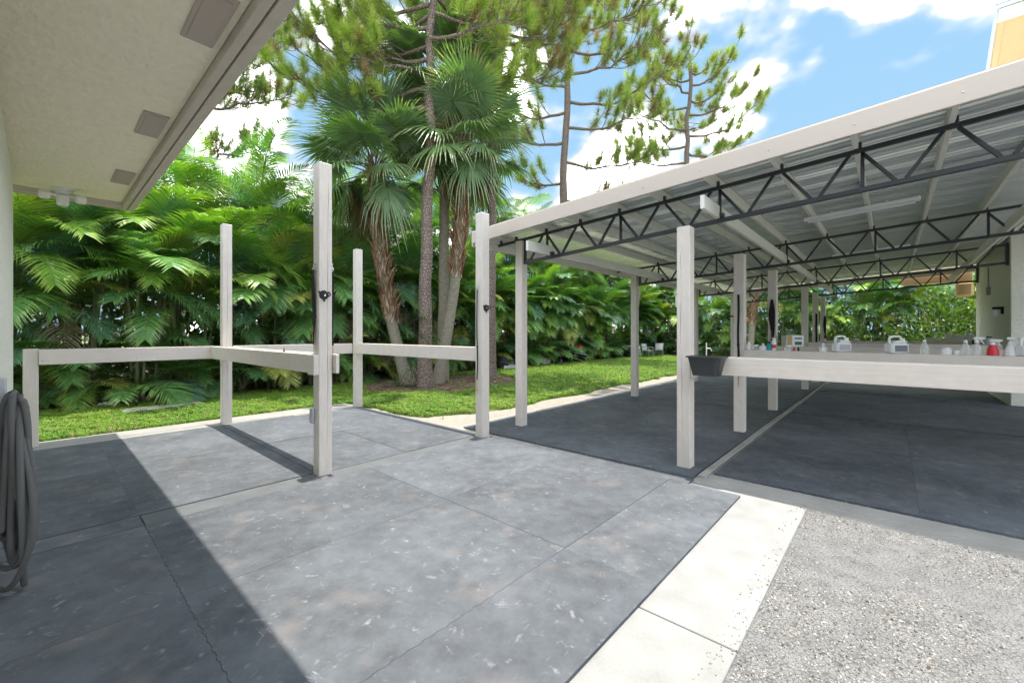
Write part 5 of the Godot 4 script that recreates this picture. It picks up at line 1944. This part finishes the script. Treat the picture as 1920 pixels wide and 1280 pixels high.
	for k in 11:
		var ang := r.randf_range(-0.9, 0.3)
		var d := Vector3(cos(ang), 0, sin(ang))
		var low := r.randf_range(0.1, 0.4) if k < 9 else 0.03
		var wide := r.randf_range(0.05, 0.11) if k < 9 else 0.14
		var pts := []
		for m in 29:
			var a := TAU * m / 28
			var f := 0.5 - 0.5 * cos(a)
			var yy := lerpf(1.16 - k * 0.006, low, f)
			var sway := sin(a) * wide * (0.6 + 0.8 * f) + 0.02 * sin(a * 3.0 + k)
			pts.append(d * sway + Vector3(0.018 * sin(k * 2.1 + a), yy, 0.02 * sin(k * 1.7) + 0.03 * f * sin(k * 2.9)))
		st = fresh()
		tube(st, pts, even(0.0155, 0.0155, 29), 9, false)
		obj("loop", st, M.hose, hz)
	var hb := thing("hose_hanger", "grey plastic hose hanger fixed to the barn wall", "hanger", V(-3.78, 1.1, -0.215))
	st = fresh()
	cbox(st, Vector3(0, 0.0, 0.05), Vector3(0.2, 0.05, 0.13), 0.012)
	obj("saddle", st, M.plastic_grey, hb)
	st = fresh()
	cbox(st, Vector3(-0.12, 0.03, -0.03), Vector3(0.03, 0.22, 0.12), 0.008, Basis(Vector3(0, 0, 1), -0.15))
	obj("guard", st, M.plastic_grey, hb)
	# lid in the lawn
	var cs := thing("lawn_lid", "weathered concrete lid lying in the grass", "lid", V(-11.05, -0.05, 1.7))
	st = fresh()
	cbox(st, Vector3(0, 0.03, 0), Vector3(0.42, 0.07, 1.3), 0.012, Basis(UPV, 0.1))
	obj("slab", st, M.concrete, cs)
	var wb := thing("crumpled_bag", "crumpled white bag on the litter under the hedge", "bag", V(-12.35, -0.03, 0.95))
	st = fresh()
	var cn2 := FastNoiseLite.new()
	cn2.frequency = 6.0
	for i in 6:
		for j in 8:
			var q := []
			for dd in [[0, 0], [0, 1], [1, 1], [1, 0]]:
				var th: float = PI * 0.5 * (i + dd[0]) / 6
				var ph: float = TAU * (j + dd[1]) / 8
				var p := Vector3(sin(th) * cos(ph), cos(th) * 0.6, sin(th) * sin(ph))
				q.append(p * 0.13 * (1.0 + 0.5 * cn2.get_noise_3dv(p)))
			face(st, q[0], q[1], q[2], q[3], Vector3.ZERO)
	obj("bag", st, M.plastic_white, wb)
	# things stored at the edge of the lawn
	var gr := thing("steel_grate", "low blackened steel grate stand beside the pine foot", "grate", V(-12.2, -0.04, 13.2))
	for k in 9:
		st = fresh()
		bar(st, Vector3(-0.35, 0.3, -0.5 + k * 0.125), Vector3(0.35, 0.3, -0.5 + k * 0.125), 0.03, 0.03)
		obj("slat", st, M.plastic_grey if k % 3 == 0 else M.black, gr)
	for s in [[-1, -1], [1, -1], [-1, 1], [1, 1]]:
		st = fresh()
		bar(st, Vector3(s[0] * 0.32, 0.0, s[1] * 0.48), Vector3(s[0] * 0.32, 0.285, s[1] * 0.48), 0.04, 0.04)
		obj("leg", st, M.black, gr)
	st = fresh()
	cbox(st, Vector3(0.3, 0.12, 0), Vector3(0.03, 0.14, 0.9), 0.004)
	obj("panel", st, M.plastic_grey, gr)
	var tp := thing("folded_tarp", "dark folded tarp heap on the steel grate stand", "tarp", V(-12.35, 0.277, 13.2))
	st = fresh()
	lathe(st, Vector3.ZERO, [Vector2(0.3, 0.0), Vector2(0.26, 0.08), Vector2(0.12, 0.2), Vector2(0.0, 0.26)], 9)
	obj("tarp", st, M.black, tp)
	var bn := thing("white_bin", "low off white plastic bin beside the tall pine", "bin", V(-12.75, -0.04, 16.6))
	st = fresh()
	cbox(st, Vector3(0, 0.15, 0), Vector3(0.4, 0.28, 0.5), 0.03)
	obj("bin", st, M.plastic_white, bn)
	st = fresh()
	cbox(st, Vector3(0, 0.3, 0), Vector3(0.43, 0.03, 0.53), 0.01)
	obj("lid", st, M.plastic_white, bn)
	r.seed = 31
	for k in 5:
		var pl := thing("scrap_pallet", ["black slatted pallet leaning in the junk pile", "second black pallet lying in the junk pile", "grey slatted pallet at the lawn side of the junk pile", "small tilted pallet on top of the junk pile", "dark pallet half under the palm fronds"][k], "pallet", V(-12.6 + r.randf_range(-0.2, 0.4), 0.02 + 0.17 * (k % 3), 17.9 + k * 0.42))
		pl.rotation = Vector3(r.randf_range(-0.35, 0.35), r.randf() * TAU, r.randf_range(-0.25, 0.25))
		for j in 7:
			st = fresh()
			cbox(st, Vector3(-0.42 + j * 0.14, 0.1, 0), Vector3(0.09, 0.02, 0.8), 0.003)
			obj("slat", st, M.plastic_grey if (k == 2 or j == 3) else M.black, pl)
		for s in [-1, 1]:
			st = fresh()
			cbox(st, Vector3(0, 0.045, s * 0.35), Vector3(0.95, 0.085, 0.06), 0.004)
			obj("runner", st, M.black, pl)
	var rd := thing("red_can", "small red can on top of the junk pile", "can", V(-12.4, 0.62, 19.2))
	st = fresh()
	cbox(st, Vector3(0, 0.1, 0), Vector3(0.26, 0.2, 0.16), 0.03)
	obj("can", st, M.plastic_red, rd)
	st = fresh()
	tube(st, [Vector3(-0.08, 0.2, 0), Vector3(-0.06, 0.25, 0), Vector3(0.06, 0.25, 0), Vector3(0.08, 0.2, 0)], even(0.012, 0.012, 4), 6)
	obj("handle", st, M.black, rd)
	for k in 4:
		var pp := thing("scrap_pipe", ["pale pipe sticking up out of the junk pile", "bent grey pipe across the junk pile", "dark pipe leaning on the pine", "white pipe lying at the lawn edge"][k], "pipe", V([-12.5, -12.45, -12.9, -11.95][k], 0.0, [18.3, 18.8, 18.6, 18.8][k]))
		st = fresh()
		var pq: Array = [[Vector3(0, 0, 0), Vector3(0.1, 0.8, -0.1)], [Vector3(-0.2, 0.45, 0.5), Vector3(0.1, 0.7, 0.0), Vector3(0.2, 0.5, -0.6)], [Vector3(0, 0, 0), Vector3(0.1, 0.9, 0.5)], [Vector3(0, -0.02, 0.9), Vector3(0, -0.02, -0.6)]][k]
		tube(st, pq, even(0.022, 0.022, pq.size()), 8)
		obj("pipe", st, [M.pipe_white, M.plastic_grey, M.black, M.pipe_white][k], pp)
	var pv := thing("water_pipe", "white water pipe with a tap standing beyond the feed tub", "pipe", ground_at(9.9, 21.6))
	st = fresh()
	tube(st, [Vector3(0, 0, 0), Vector3(0, 1.05, 0)], [0.03, 0.03], 10)
	obj("riser", st, M.pipe_white, pv)
	st = fresh()
	tube(st, curve([Vector3(0, 0.75, 0), RIGHT * 0.2 + UPV * 0.76, RIGHT * 0.27 + UPV * 0.62], 4), even(0.022, 0.022, 9), 8)
	obj("tap", st, M.pipe_white, pv)
	var tbl := thing("garden_table", "light framed garden table among the chairs by the hedge", "table", V(-12.3, -0.04, 25.0))
	st = fresh()
	cbox(st, Vector3(0, 0.72, 0), Vector3(0.8, 0.03, 1.4), 0.008)
	obj("tabletop", st, M.plastic_grey, tbl)
	for s in [[-1, -1], [1, -1], [-1, 1], [1, 1]]:
		st = fresh()
		tube(st, [Vector3(s[0] * 0.36, 0, s[1] * 0.64), Vector3(s[0] * 0.36, 0.705, s[1] * 0.64)], [0.018, 0.018], 8)
		obj("leg", st, M.galv, tbl)
	folding_chair("garden chair facing away from the palms at the table end", V(-11.55, -0.04, 24.2), 1.9)
	folding_chair("garden chair at the lawn side of the garden table", V(-11.45, -0.04, 25.6), 1.4)
	folding_chair("garden chair standing apart near the tree trunk", V(-11.4, -0.04, 27.2), 0.3)
